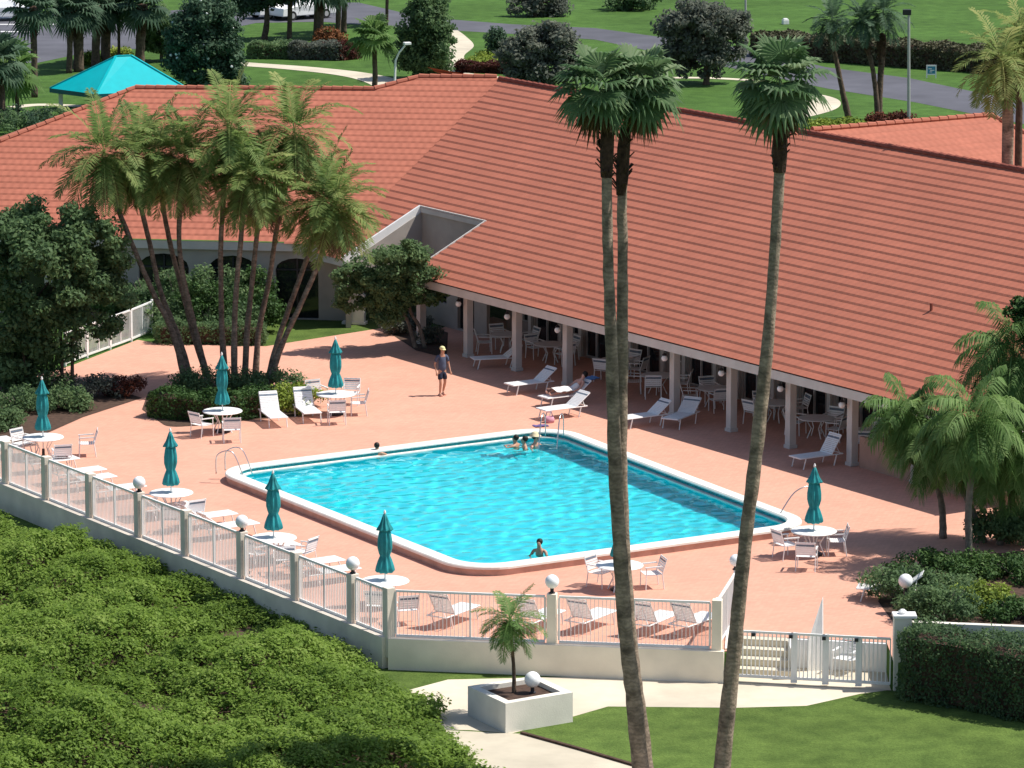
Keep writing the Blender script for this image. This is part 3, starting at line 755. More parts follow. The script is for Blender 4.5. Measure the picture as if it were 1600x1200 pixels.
for h in holes:
    x0, x1, z0, z1 = h[0][0], h[1][0], h[0][1], h[2][1]
    b = MB(); q = lambda x, z, k: W0+d_*x+n_*k+Vector((0, 0, z))
    for (xa, za, xb, zb) in ((x0, z0, x0, z1), (x1, z0, x1, z1), (x0, z1, x1, z1), (x0, z0, x1, z0), ((x0+x1)/2, z0, (x0+x1)/2, z1)):
        b.bar(q(xa, za, .06), q(xb, zb, .06), .07, .07, up=n_)
    w = b.build('window', M['frame'], club)
    b = MB(); b.add([q(x0, z0, .1), q(x1, z0, .1), q(x1, z1, .1), q(x0, z1, .1)], [(0, 1, 2, 3)]); b.build('pane', M['glass'], w)
# pilasters between the openings catch a little light
for h1, h2 in zip(holes[:-1], holes[1:]):
    xm = (h1[1][0]+h2[0][0])/2; p = W0+d_*xm-n_*.04; b = MB(); b.box((p.x, p.y, 1.2), (.2, .1, 2.4), ROT_V-math.pi/2); b.build('pilaster', M['fascia'], club)
# low half wall at the near end of the colonnade
wall(B(-102.35, 79.0), B(-99.1, 79.0), 0, 1.02, .14, [], M['clay'], 'half_wall')
wall(B(-99.1, 79.0), B(UE+.5, 79.0), 0, .5, .14, [], M['clay'], 'half_wall')
# near gable wall
wall(B(UE-.3, 82.6), B(UE-.3, 96), 0, 0, .2, [], M['stucco2'], 'gable_wall', top=[(0, 0), (13.4, 0), (13.4, 4.8), (6.85, 7.9), (0, 4.6)])
# notch: tall stucco walls under the roof edges
hN = zR(0, NV)-.1
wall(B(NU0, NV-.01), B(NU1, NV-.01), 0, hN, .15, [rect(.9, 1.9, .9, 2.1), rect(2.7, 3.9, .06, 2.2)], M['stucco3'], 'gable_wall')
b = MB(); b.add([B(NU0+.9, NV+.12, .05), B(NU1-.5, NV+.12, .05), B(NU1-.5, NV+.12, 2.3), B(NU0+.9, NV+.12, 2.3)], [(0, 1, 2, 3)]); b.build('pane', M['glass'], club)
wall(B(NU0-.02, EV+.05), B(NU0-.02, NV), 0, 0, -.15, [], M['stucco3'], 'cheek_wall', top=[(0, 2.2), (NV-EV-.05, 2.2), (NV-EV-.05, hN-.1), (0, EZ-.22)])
# left wing front wall with arched openings
qW = P(500, 500, 0); pW = qW-wL*26.0; eW = qW+wL*1.0
s_ = lambda px, py: (P(px, py, 0)-pW).dot(wL)
xa = s_(500, 500)
hl = [arch(xa-1.75, xa-.05, .04, 1.95), arch(xa-4.4, xa-2.5, .04, 1.95), arch(xa-7.2, xa-5.2, .04, 1.95), arch(xa-10, xa-8, .04, 1.95), arch(xa-13, xa-11, .04, 1.95), arch(xa-16, xa-14, .04, 1.95)]
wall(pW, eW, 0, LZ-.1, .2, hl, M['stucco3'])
p_ = pW+n2*.16
b = MB(); b.add([p_+wL*(xa-17)+Vector((0, 0, .02)), p_+wL*(xa+.3)+Vector((0, 0, .02)), p_+wL*(xa+.3)+Vector((0, 0, 2.7)), p_+wL*(xa-17)+Vector((0, 0, 2.7))], [(0, 1, 2, 3)]); b.build('pane', M['glass'], club)
for h in hl[:5]:
    b = MB(); x0, x1 = h[0][0], h[1][0]; q = lambda x, z: pW+wL*x+n2*.1+Vector((0, 0, z))
    b.bar(q(x0, 1.95), q(x1, 1.95), .06, .06); b.bar(q((x0+x1)/2, .05), q((x0+x1)/2, 2.4), .06, .06); b.build('window', M['darkmetal'], club)
# return wall between wing and notch, with an arch
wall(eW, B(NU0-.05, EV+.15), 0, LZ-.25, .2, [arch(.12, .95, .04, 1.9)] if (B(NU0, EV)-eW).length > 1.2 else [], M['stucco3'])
# small cream pier in the sun in front of the wing
cp = empty('stucco_pier', P(559, 506, 0), R(-10), 'small cream stucco pier with a stepped top in front of the arches', 'pier')
mb = MB(); mb.box((0, 0, .58), (.58, .3, 1.16)); mb.build('shaft', M['cream'], cp, bevel=.015)
mb = MB(); mb.box((0, 0, 1.22), (.46, .28, .13)); mb.box((0, 0, 1.33), (.24, .26, .1)); mb.box((-.12, 0, .05), (.95, .42, .1)); mb.build('stepped_cap', M['cream'], cp, bevel=.012)
# courtyard lawn strip in front of the arches
flatpts = [(P(x, y, 0).x, P(x, y, 0).y) for x, y in ((250, 536), (415, 541), (600, 512), (640, 500), (470, 498), (250, 498))]
b = MB(); b.slab(flatpts, 0, -.012, sides=False); structure(b.build('lawn', M['grass']))
bed = [(P(x, y, 0).x, P(x, y, 0).y) for x, y in ((598, 513), (640, 500), (700, 520), (698, 560), (650, 548))]
b = MB(); b.slab(bed, 0, .012, sides=False); structure(b.build('planting_bed', M['soil']))

# ================================================================== VEGETATION
def scale_at(p): 
    q = Vector(p)-EYE; return FOC/(q.y*math.cos(TH)-q.z*math.sin(TH))
def np3(v): return np.array((v[0], v[1], v[2]), float)
def bend(pts, n=5):
    """smooth path through points"""
    pts = [Vector(p) for p in pts]; out = []
    for i in range(len(pts)-1):
        p0 = pts[max(i-1, 0)]; p1 = pts[i]; p2 = pts[i+1]; p3 = pts[min(i+2, len(pts)-1)]
        for j in range(n):
            t = j/n; out.append(.5*((2*p1)+(p2-p0)*t+(2*p0-5*p1+4*p2-p3)*t*t+(3*p1-p0-3*p2+p3)*t**3))
    return out+[pts[-1]]
def frond(lb, c, az, el, L, leaf, droop, base, npos=24, wid=.05, seg=11, sag=.18):
    """feather leaf: curved midrib with leaflets both sides"""
    d = np.array([math.cos(az)*math.cos(el), math.sin(az)*math.cos(el), math.sin(el)]); p = np.array(c, float)
    pts = [p.copy()]; h = L/seg
    for i in range(seg):
        d = d+np.array([0, 0, -droop*h*(.5+1.2*i/seg)]); d /= np.linalg.norm(d); p = p+d*h; pts.append(p.copy())
    pts = np.array(pts); t = np.linspace(.14, 1, npos); x = t*seg; i0 = np.minimum(x.astype(int), seg-1); f = (x-i0)[:, None]
    Q = pts[i0]*(1-f)+pts[i0+1]*f; T = unit(pts[i0+1]-pts[i0])
    S = unit(np.cross(T, np.array([0, 0, 1.0])+RNG.normal(0, .03, 3))); N = np.cross(S, T)
    ln = leaf*np.sin(np.pi*(.14+.78*t))[:, None]**.7*RNG.uniform(.85, 1.12, (npos, 1))
    for sg in (-1, 1):
        dr = unit(S*sg*.86+T*.55+N*RNG.uniform(.0, .35, (npos, 1)))
        tip = Q+dr*ln+np.array([0, 0, -1])*ln*sag
        mid = Q+dr*ln*.45; w = T*wid
        lb.quads(np.stack([Q, mid-w*.5, tip, mid+w*.5], 1), base+RNG.normal(0, .09, npos))
    sd_ = unit(np.cross(pts[1:]-pts[:-1], np.array([0, 0, 1.0])))*.022
    lb.quads(np.stack([pts[:-1]-sd_, pts[:-1]+sd_, pts[1:]+sd_*.7, pts[1:]-sd_*.7], 1), np.full(seg, base+.15))
def pinnate(lb, c, n, L, leaf, droop=.35, lo=-35, hi=82, base=.5, npos=24, wid=.05, spread=.13, sag=.18):
    for i in range(n):
        k = (i+.5)/n; el = R(hi+(lo-hi)*k**.85)+random.uniform(-.12, .12); az = i*2.39996+random.uniform(-.25, .25)
        b = base+.16*(1-k)-.05+random.gauss(0, spread)
        frond(lb, c, az, el, L*random.uniform(.82, 1.1), leaf, droop*random.uniform(.8, 1.25), b, npos, wid, sag=sag)
def fanleaf(lb, c, az, el, pet, rad, base, nseg=17, drop=.5):
    d = np.array([math.cos(az)*math.cos(el), math.sin(az)*math.cos(el), math.sin(el)]); c = np.array(c, float)
    h = c+d*pet+np.array([0, 0, -pet*.10]); s = unit(np.cross(d, np.array([0, 0, 1.0]))); nn = np.cross(s, d)
    e = .018*s
    lb.quads(np.stack([c-e, c+e, h+e, h-e])[None], [base+.2])
    da = 4.3/nseg; a = np.linspace(-2.15, 2.15, nseg)
    dirf = lambda q: np.cos(q)[:, None]*d+np.sin(q)[:, None]*s+(np.abs(np.sin(q))[:, None]**1.5)*nn*.25
    r1 = rad*.68; g = np.array([0, 0, -1.0])
    sag = lambda q: g*(rad*drop*.22*(1-.2*np.cos(q))[:, None])
    A = h+dirf(a-da/2)*r1+sag(a); Bp_ = h+dirf(a+da/2)*r1+sag(a); Mm = h+dirf(a)*r1*1.02+sag(a)+nn*rad*.05
    v = base+RNG.normal(0, .05, nseg); H = np.repeat(h[None], nseg, 0)
    lb.quads(np.stack([H, A, Mm, H], 1), v); lb.quads(np.stack([H, Mm, Bp_, H], 1), v+.05)
    tip = h+dirf(a)*rad*RNG.uniform(.88, 1.12, (nseg, 1))+sag(a)*1.3+g*rad*drop*RNG.uniform(.25, .75, (nseg, 1))
    lb.quads(np.stack([A*.85+Mm*.15, Mm, tip, tip], 1), v); lb.quads(np.stack([Mm, Bp_*.85+Mm*.15, tip, tip], 1), v+.05)
def fancrown(lb, c, n, pet, rad, lo=-62, hi=66, base=.42, drop=.5):
    for i in range(n):
        k = (i+.5)/n; el = R(hi+(lo-hi)*k)+random.uniform(-.15, .15); az = i*2.39996+random.uniform(-.3, .3)
        fanleaf(lb, c, az, el, pet*random.uniform(.8, 1.15), rad*random.uniform(.85, 1.15), base+.25*(1-k)-.08+random.gauss(0, .12), drop=drop*(.6+.7*k))
def palm_thing(name, label, group, base, path, radii, crowns, crownmat, trunkmat, boot=None, dead=None, cat='palm tree', fruit=None, tj=.1):
    t = empty(name, base, 0, label, cat, group)
    loc = [Vector(p)-base for p in path]; sm = bend(loc, 6); k = len(sm)
    rr = [np.interp(i/(k-1), np.linspace(0, 1, len(radii)), radii) for i in range(k)]
    b = MB(); b.tube(sm, rr, 10, jit=tj); b.build('trunk', trunkmat, t, smooth=True)
    lb = LB()
    for f in crowns: f(lb)
    o = lb.build('crown', crownmat, t)
    if boot:
        top = sm[-1]; b = MB(); bt = []
        dd = (sm[-1]-sm[-4]).normalized(); L, r0, r1 = boot
        b.tube([top-dd*L, top-dd*L*.7, top-dd*L*.3, top, top+dd*.12], [r0*.8, r0, r1, r1*.9, r1*.3], 11, jit=.16)
        for i in range(26):
            a = random.uniform(0, 6.28); zz_ = random.uniform(.1, 1); x, y = orient(dd)
            q = top-dd*L*zz_+(x*math.cos(a)+y*math.sin(a))*r1*.9; b.bar(q, q+(x*math.cos(a)+y*math.sin(a))*.12+Vector((0, 0, .13)), .05, .025)
        b.build('boot_fibre', M['boot'], t)
    if dead:
        lb = LB()
        for f in dead: f(lb)
        lb.build('dry_fronds', M['deadfrond'], t)
    if fruit:
        b = MB()
        for q in fruit:
            q = Vector(q)-base
            for _ in range(26):
                o2 = Vector((random.gauss(0, .13), random.gauss(0, .13), random.gauss(0, .15))); b.ball(q+o2, .045, 6, 4)
        b.build('fruit', M['orange'], t)
    return t

# --- two tall fan palms in the foreground and a third leaning one
def tallpalm(label, pxs, dY, radii, crown_px, n, pet, rad, boot):
    base = P(pxs[0][0], pxs[0][1], LOW); base.y += dY; Y = base.y
    path = [base]+[D(x, y, Y) for x, y in pxs[1:]]
    cw = D(*crown_px, Y)
    cl = np3(cw-base)
    return palm_thing('fan_palm', label, 'tall fan palms standing in front of the pool', base, path, radii,
        [lambda lb: fancrown(lb, cl, n, pet, rad)], M['fan'], M['trunk'], boot, [lambda lb: fancrown(lb, cl-np.array([0, 0, .35]), 9, pet*.6, rad*.8, -85, -50, .4, .8)])
tallpalm('tall slender fan palm, left one of the crossing pair before the pool', [(1004, 1224), (991, 1100), (979, 1000), (968, 850), (960, 700), (956, 560), (950, 400), (948, 260), (950, 178)], 0, [.225, .20, .185, .175, .165, .15, .13, .12, .115], (934, 128), 27, .58, .62, (1.5, .17, .15))
tallpalm('tall slender fan palm, right one of the crossing pair before the pool', [(1012, 1222), (996, 1100), (984, 1000), (974, 850), (970, 700), (972, 560), (973, 400), (972, 300), (977, 200)], .5, [.21, .19, .18, .165, .155, .145, .13, .12, .12], (1000, 124), 27, .55, .64, (1.6, .155, .15))
tallpalm('tall single fan palm whose trunk leans to the right', [(1127, 1224), (1138, 1100), (1149, 1000), (1163, 860), (1180, 720), (1197, 560), (1210, 400), (1217, 280), (1219, 170)], .2, [.215, .20, .185, .17, .165, .15, .13, .13, .125], (1216, 118), 29, .68, .70, (1.5, .19, .15))

# --- clump of date palms in the round bed
dates = [  # trunk pixels from the ground up, crown, fronds, length
 ('leftmost date palm of the clump, drooping left over the roof', [(292, 606), (270, 520), (238, 455), (208, 385), (182, 320), (166, 270)], (162, 238), 30, 2.3, 0),
 ('date palm second from the left in the clump with two crossing stems', [(297, 604), (280, 530), (252, 460), (236, 390), (222, 330), (212, 280)], (214, 245), 26, 2.0, .5),
 ('date palm with a slightly curved thin stem between two thicker ones', [(322, 600), (302, 520), (284, 450), (268, 390), (256, 330), (250, 285)], (248, 238), 26, 2.0, 1.0),
 ('date palm with a stem rising straight in front of the arches', [(326, 602), (306, 520), (288, 440), (280, 380), (282, 320), (290, 275)], (289, 250), 30, 2.2, .2),
 ('thick upright date palm in the middle of the clump', [(350, 608), (347, 520), (345, 440), (345, 380), (348, 330), (352, 250)], (358, 200), 32, 2.3, .8),
 ('date palm with pale stem and a bright central crown', [(368, 606), (366, 520), (370, 440), (376, 380), (380, 330), (385, 300)], (386, 270), 24, 1.8, -.4),
 ('date palm with dark bushy crown right of the middle', [(382, 604), (386, 520), (394, 440), (400, 380), (406, 330), (408, 305)], (410, 285), 26, 1.9, .1),
 ('tallest date palm of the clump with orange fruit below its crown', [(396, 602), (404, 520), (420, 440), (432, 360), (446, 290), (458, 235)], (460, 205), 30, 2.2, 1.1),
 ('date palm leaning right, upper of the two rightmost stems', [(416, 606), (432, 540), (452, 480), (474, 420), (496, 355), (506, 335)], (506, 308), 28, 2.1, 0),
 ('date palm leaning right, outermost stem of the clump', [(418, 608), (440, 540), (468, 480), (490, 430), (508, 380), (520, 345)], (524, 322), 24, 1.9, -.5),
]
for lab, px, cr, n, L, dy in dates:
    base = P(px[0][0], px[0][1], 0); Y = base.y+dy; base.y = Y; base.z = 0
    path = [base]+[D(x, y, Y) for x, y in px[1:]]; c = np3(D(*cr, Y)-base)
    fr = [D(478, 245, Y-.3), D(470, 252, Y-.2)] if 'orange' in lab else None
    palm_thing('date_palm', lab, 'date palm clump in the round bed', base, path, [.135, .105, .092, .088, .09, .10],
      [lambda lb, c=c, n=n, L=L: pinnate(lb, c, n+5, L*1.15, .56, .46, -50, 80, random.uniform(.40, .54), 34, .068)], M['frond'], M['trunk3'], (.5, .13, .15),
      [lambda lb, c=c, L=L: pinnate(lb, c-np.array([0, 0, .15]), 9, L*.8, .45, .8, -75, -40, .5, 20, .07)], fruit=fr)
# --- small date palm in the planter
b0 = P(803, 1086, PZ+.6); Y = b0.y; c = np3(D(797, 968, Y)-b0)
palm_thing('dwarf_date_palm', 'small feathery palm growing out of the square planter', None, b0, [b0, D(803, 1050, Y), D(800, 1010, Y), D(797, 975, Y)], [.06, .05, .045, .06],
   [lambda lb: pinnate(lb, c, 30, 1.02, .30, 1.0, -60, 75, .5, 26, .036)], M['frond_green'], M['trunk2'], (.22, .07, .09), [lambda lb: pinnate(lb, c, 3, .95, .2, 1.4, -70, -50, .4, 16, .03)])
# --- arching palms at the right edge
rp = [('bushy palm at the right edge with a bare pale trunk over the bed', (1515, 884), [(1513, 800), (1518, 740), (1520, 690)], (1522, 655), 26, 1.75, 0, True),
      ('bushy palm whose left fronds hang in front of the eave', (1478, 850), [(1470, 780), (1450, 720), (1425, 665)], (1418, 648), 20, 1.35, .8, True),
      ('bushy palm rising highest against the roof at the right edge', (1572, 850), [(1580, 780), (1590, 680), (1585, 600)], (1584, 556), 36, 2.05, .4, True),
      ('bushy palm hugging the right edge of the frame', (1622, 856), [(1622, 800), (1618, 720)], (1612, 680), 24, 1.7, -.4, True),
      ('bushy palm between the bare trunk and the right frame edge', (1568, 862), [(1566, 800), (1562, 760)], (1560, 712), 22, 1.5, .9, True),
      ('bushy palm low behind the bare trunk at the right', (1545, 862), [(1548, 800), (1550, 740)], (1462, 690), 20, 1.4, 1.2, True)]
for lab, bp_, px, cr, n, L, dy, gg in rp:
    base = P(*bp_, 0); base.y += dy; Y = base.y
    if 'low behind' in lab: px = [(1520, 800), (1495, 750), (1470, 715)]
    path = [base]+[D(x, y, Y) for x, y in px]; c = np3(D(*cr, Y)-base)
    palm_thing('feather_palm', lab, 'bushy palms at the right edge', base, path, [.12, .10, .09, .09], [lambda lb, c=c, n=n, L=L: pinnate(lb, c, n+6, L*1.15, .62, .85, -58, 78, .5, 40, .055, sag=.75)], M['frond_green'], M['bark'])

# --- broadleaf trees and shrubs
def crown_clumps(lb, blobs, nclump, per, leaf, clump_r, base=.45, var=.17, flat=.75):
    """foliage as many small clumps over several big lobes, gaps between them"""
    tot = sum(b[1][0]*b[1][2] for b in blobs)
    for c, r in blobs:
        k = max(3, int(nclump*r[0]*r[2]/tot))
        for _ in range(k):
            d = unit(RNG.normal(0, 1, 3)); rad = RNG.uniform(.45, 1.0)**.6
            q = np.array(c)+d*np.array(r)*rad; cr = clump_r*RNG.uniform(.6, 1.25)
            blob_leaves(lb, q, (cr, cr, cr*flat), per, leaf, base+RNG.normal(0, var*.5), var*.6, up=.5, shell=.2)
def tree(name, label, base, crown, trunk, lm, nclump=60, per=110, leaf=.16, clump_r=.45, cat='tree', group=None, trunkr=.12, barkm='bark', base_v=.45, core=True, extra=None, yoff=0.0):
    """crown: list of (pixel centre, pixel radii); trunk: list of pixel paths, all at the base's distance"""
    t = empty(name, base, 0, label, cat, group); Y = base.y; s = scale_at(base); blobs = []
    for (cx, cy), (rx, ry) in crown:
        c = D(cx, cy, Y+random.uniform(-.3, .3)+yoff)-base; blobs.append((np3(c), (rx/s, max(rx, ry)*.9/s, ry/s)))
    b = MB()
    for path in trunk:
        pp = [D(x, y, Y)-base for x, y in path]; pp[0].z = min(pp[0].z, 0)
        sm = bend(pp, 5); b.tube(sm, [trunkr*(1-.55*i/len(sm)) for i in range(len(sm))], 8, jit=.12)
    for c, r in blobs:   # limbs into each lobe
        src = bend([D(x, y, Y)-base for x, y in trunk[0]], 3)[-1]
        b.tube([src, (src+Vector(c))/2+Vector((0, 0, .1)), Vector(c)], [trunkr*.5, trunkr*.35, trunkr*.15], 6)
    b.build('trunk', M[barkm], t, smooth=True)
    lb = LB(); crown_clumps(lb, blobs, nclump, per, leaf, clump_r, base_v); lb.build('crown', M[lm], t)
    if extra: extra(t, blobs)
    return t
tree('shade_tree', 'dense dark green broad tree filling the left edge before the wing', P(92, 618), [((60, 420), (92, 88)), ((140, 400), (64, 66)), ((90, 360), (78, 50)), ((20, 520), (62, 90)), ((150, 470), (48, 52)), ((10, 380), (40, 50)), ((70, 510), (60, 60))],
     [[(96, 620), (97, 560), (92, 500), (85, 430)], [(112, 618), (113, 570), (116, 510), (130, 440)], [(40, 620), (38, 560), (30, 480)]], 'leaf_dark', 330, 150, .18, .5, trunkr=.075, barkm='trunk2')
tree('courtyard_tree', 'small round headed tree with two pale stems beside the roof notch', P(652, 544), [((612, 424), (58, 42)), ((650, 436), (46, 40)), ((590, 446), (46, 34)), ((630, 400), (40, 26)), ((670, 450), (30, 26)), ((556, 438), (32, 30)), ((552, 466), (24, 22)), ((600, 480), (34, 22))],
     [[(650, 546), (640, 510), (628, 480), (615, 440)], [(664, 540), (655, 510), (640, 480), (650, 440)]], 'leaf_dark', 170, 140, .14, .36, trunkr=.085, base_v=.5, yoff=-.9)
def shrub(name, label, base, rx, ry, h, lm, ncl=18, per=110, leaf=.1, cr=.26, rz=0.0, cat='shrub', group=None, base_v=.45):
    t = empty(name, base, rz, label, cat, group); b = MB()
    for i in range(4):
        a = random.uniform(0, 6.28); b.tube([(0, 0, -.02), (math.cos(a)*rx*.3, math.sin(a)*ry*.3, h*.4), (math.cos(a)*rx*.6, math.sin(a)*ry*.6, h*.75)], [.03, .022, .01], 5)
    b.build('stem', M['bark'], t)
    lb = LB()
    for _ in range(ncl):
        a = RNG.uniform(0, 6.28); q = RNG.uniform(0, 1)**.5; z = h*(.25+.6*RNG.uniform(0, 1)*math.sqrt(max(0, 1-q*q*.8)))
        blob_leaves(lb, (math.cos(a)*q*rx, math.sin(a)*q*ry, z), (cr*1.2, cr*1.2, cr), per, leaf, base_v+RNG.normal(0, .1), .11, up=.6, shell=.3)
    lb.build('foliage', M[lm], t)
    return t
def hedge(label, a, b, depth, h, lm, density=520, leaf=.085, base_v=.45, name='hedge', z0=0.0, group=None):
    """clipped hedge: leaves over a long box with a soft uneven skin and an inner mass of twigs"""
    d = (b-a); L = d.length; t = empty(name, a, math.atan2(d.y, d.x), label, 'hedge', group)
    lb = LB()
    def face(n, org, ux, uy, nr):
        k = int(np.linalg.norm(ux)*np.linalg.norm(uy)*density*n)
        p = np.array(org)+RNG.uniform(0, 1, (k, 1))*np.array(ux)+RNG.uniform(0, 1, (k, 1))*np.array(uy)
        bump = .09*np.sin(p[:, :1]*2.3+p[:, 1:2]*1.7)+.05*np.sin(p[:, :1]*6.1+p[:, 2:3]*5)
        p = p+np.array(nr)*(bump+RNG.normal(0, .05, (k, 1)))
        cl = .1*np.sin(p[:, 0]*3.1+p[:, 2]*4)+.07*np.sin(p[:, 0]*7.7+p[:, 1]*5)
        leaves(lb, p, np.repeat(np.array(nr, float)[None], k, 0)+np.array([0, 0, .25]), leaf, base_v+cl+RNG.normal(0, .14, k), .6, .75)
    face(1, (0, 0, z0), (L, 0, 0), (0, 0, h-z0), (0, -1, 0)); face(1, (0, 0, h), (L, 0, 0), (0, depth, 0), (0, 0, 1))
    face(1, (0, 0, z0), (0, depth, 0), (0, 0, h-z0), (-1, 0, 0)); face(1, (L, 0, z0), (0, depth, 0), (0, 0, h-z0), (1, 0, 0)); face(.5, (0, depth, z0), (L, 0, 0), (0, 0, h-z0), (0, 1, 0))
    lb.build('foliage', M[lm], t)
    m = MB(); m.box((L/2, depth/2, (h+z0)/2-.05), (L-.25, depth-.25, h-z0-.25)); m.build('twigs', M['soil'], t)
    return t
# round bed under the date palms
bed = [(P(x, y, 0).x, P(x, y, 0).y) for x, y in ((222, 640), (262, 668), (330, 664), (400, 655), (470, 650), (494, 625), (470, 604), (380, 598), (280, 600), (232, 612))]
b = MB(); b.slab(rounded(bed, .5, 4), 0, .012, sides=False); structure(b.build('planting_bed', M['soil']))
hp = [P(226, 656), P(300, 662), P(385, 656)]
hedge('olive clipped hedge along the left front of the round palm bed', P(232, 652), P(330, 662), 1.3, .85, 'leaf_mid', leaf=.1, base_v=.42)
hedge('olive clipped hedge behind the teal umbrella and two loungers', P(332, 660), P(432, 652), 1.3, .88, 'leaf_mid', leaf=.1, base_v=.40)
shrub('lime_shrub', 'bright lime green shrub at the right end of the palm bed', P(458, 640), 1.05, 1.2, .95, 'leaf_lime', 34, 110, .11, .27)
shrub('bed_shrub', 'dark green shrub under the middle palm stems', P(352, 612), 1.9, 1.0, 1.0, 'leaf_dark', 36, 110, .11, .3)
shrub('bed_shrub', 'dark green shrub under the rightmost palm stems', P(425, 616), 1.2, 1.0, .9, 'leaf_dark', 26, 110, .11, .28)
shrub('croton_hedge', 'dark reddish shrub left of the palm bed, next to the leaning stems', P(200, 618), .9, .7, .75, 'leaf_red', 20, 100, .1, .25, base_v=.25)
shrub('croton_hedge', 'dark reddish shrub beneath the two thin tree trunks', P(150, 620), .9, .7, .8, 'leaf_purple', 20, 100, .1, .26)
bed2 = [(P(x, y, 0).x, P(x, y, 0).y) for x, y in ((-120, 600), (40, 590), (150, 600), (222, 622), (130, 652), (40, 692), (-120, 700))]
b = MB(); b.slab(bed2, 0, .012, sides=False); structure(b.build('planting_bed', M['soil']))
for i, (x, y, rx, h, lm, lab) in enumerate([(30, 645, 1.1, .9, 'leaf_dark', 'dark shrub in the shade just left of the leftmost umbrella'), (105, 640, .9, .8, 'leaf_dark', 'dark shrub in the shade right of the leftmost umbrella'), (-10, 670, 1.0, .8, 'leaf_dark', 'dark shrub at the left frame edge above the fence'),
      (60, 618, 1.2, 1.3, 'leaf_dark', 'tall dark shrub under the broad tree trunks'), (5, 610, 1.2, 1.8, 'leaf_dark', 'tallest dark shrub at the left frame edge under the tree')]):
    shrub('shade_shrub', lab, P(x, y), rx, rx*.8, h, lm, 26, 110, .12, .3)
for x, y, rx, ry, h, lm, lab in [(285, 512, 1.2, .8, 2.9, 'leaf_dark', 'tall dark bush against the wing wall left of the palm stems'), (345, 508, 1.3, .8, 2.8, 'leaf_dark', 'tall dark bush against the wing wall behind the upright palm'), (398, 506, .8, .7, 2.6, 'leaf_mid', 'tall olive bush against the wing wall beside the open archway'), (235, 506, 1.2, .8, 2.4, 'leaf_dark', 'tall dark bush against the wing wall above the picket fence'), (318, 520, 1.4, .8, 2.3, 'leaf_mid', 'tall bright green bush behind the middle palm stems'), (258, 520, 1.3, .9, 1.4, 'leaf_dark', 'dark bush at the far end of the white picket fence'), (370, 524, 1.1, .8, 1.5, 'leaf_dark', 'dark bush behind the upright palm stem'),
      (405, 520, .8, .7, 2.0, 'leaf_mid', 'narrow yellowish bush left of the dark archway'), (210, 500, 1.2, 1.0, 1.8, 'leaf_dark', 'dark bush behind the picket fence panels'), (150, 500, 1.2, 1, 1.9, 'leaf_dark', 'dark bush in shade beyond the thin tree trunks')]:
    shrub('wall_shrub', lab, P(x, y), rx, ry, h, lm, 34, 110, .13, .32)
for x, y, rx, h, lab in [(615, 522, .7, .7, 'low dark shrub left of the pale tree stems'), (672, 536, .6, .7, 'low dark shrub between the pale stems and first column'), (640, 512, .8, .8, 'low dark shrub behind the pale tree stems')]:
    shrub('bed_shrub', lab, P(x, y), rx, rx*.7, h, 'leaf_purple', 16, 100, .1, .22)
hedge('low dark hedge along the grass edge behind the palm stems', P(245, 538), P(412, 540), .9, .75, 'leaf_dark', 420, .1, .4)
# --- right hand hedge and beds
HA = P(1404, 1092, LOW); HB = P(1660, 1140, LOW)
hedge('tall dark clipped hedge beside the gate at the right', HA, HB, 1.5, 1.8, 'leaf_hedge', 620, .085, .42)
bedr = [(P(x, y, 0).x, P(x, y, 0).y) for x, y in ((1372, 940), (1392, 900), (1480, 872), (1720, 850), (1720, 1000), (1405, 985))]
b = MB(); b.slab(bedr, -.02, .006, sides=False); structure(b.build('planting_bed', M['soil']))
for x, y, rx, ry, h, lm, lab, bv in [(1402, 936, .9, .9, 1.05, 'leaf_dark', 'round dark shrub between the deck and the gate pier', .4), (1470, 972, 1.0, .6, 1.15, 'leaf_dark', 'dark shrub bulging over the white topped wall', .42), (1452, 960, .9, .8, .8, 'leaf_dark', 'dark green shrub right of the shaded globe lamp', .45),
      (1450, 905, 1.25, 1.2, .85, 'leaf_mid', 'spreading bright green ground shrub left of the bare palm trunk', .55), (1525, 895, 1.0, 1.0, .55, 'leaf_mid', 'spreading bright green ground shrub at the foot of the bare palm trunk', .6),
      (1590, 905, 1.0, 1.1, .6, 'leaf_mid', 'spreading green ground shrub at the right frame edge', .5), (1535, 952, .9, .8, .7, 'leaf_lime', 'yellow green shrub in front of the white topped wall', .35), (1590, 968, .8, .7, .6, 'leaf_mid', 'green shrub at the right end of the white topped wall', .5),
      (1490, 935, .9, .9, .6, 'leaf_dark', 'low dark shrub in the middle of the right hand bed', .55)]:
    shrub('bed_shrub', lab, P(x, y), rx, ry, h, lm, 32, 110, .1, .26, base_v=bv)
for x, y, rx, h, lab in [(1560, 850, .8, 1.3, 'dark bush with pale blossoms right of the bare palm trunk'), (1600, 852, .9, 1.5, 'dark bush at the right frame edge near the colonnade')]:
    shrub('wall_shrub', lab, P(x, y), rx, rx, h, 'leaf_dark', 30, 110, .12, .3)
tree('shade_tree', 'leafy tree mostly beyond the right frame edge, rising above the bushy palms', P(1664, 848), [((1664, 500), (70, 52)), ((1632, 520), (44, 40)), ((1700, 520), (44, 44)), ((1664, 545), (60, 34)), ((1620, 488), (36, 30))], [[(1664, 850), (1666, 720), (1664, 580)]], 'leaf_mid', 150, 130, .16, .42, trunkr=.14)
# vine on the pier
t = empty('pier_vine', (GR.x+.55, GR.y+.05, LOW), 0, 'green vine climbing the side of the gate pier', 'vine'); lb = LB()
for _ in range(12): blob_leaves(lb, (RNG.uniform(-.02, .35), RNG.uniform(-.25, .2), RNG.uniform(.8, 2.0)), (.2, .2, .2), 60, .08, .5, .15)
lb.build('foliage', M['leaf_mid'], t)

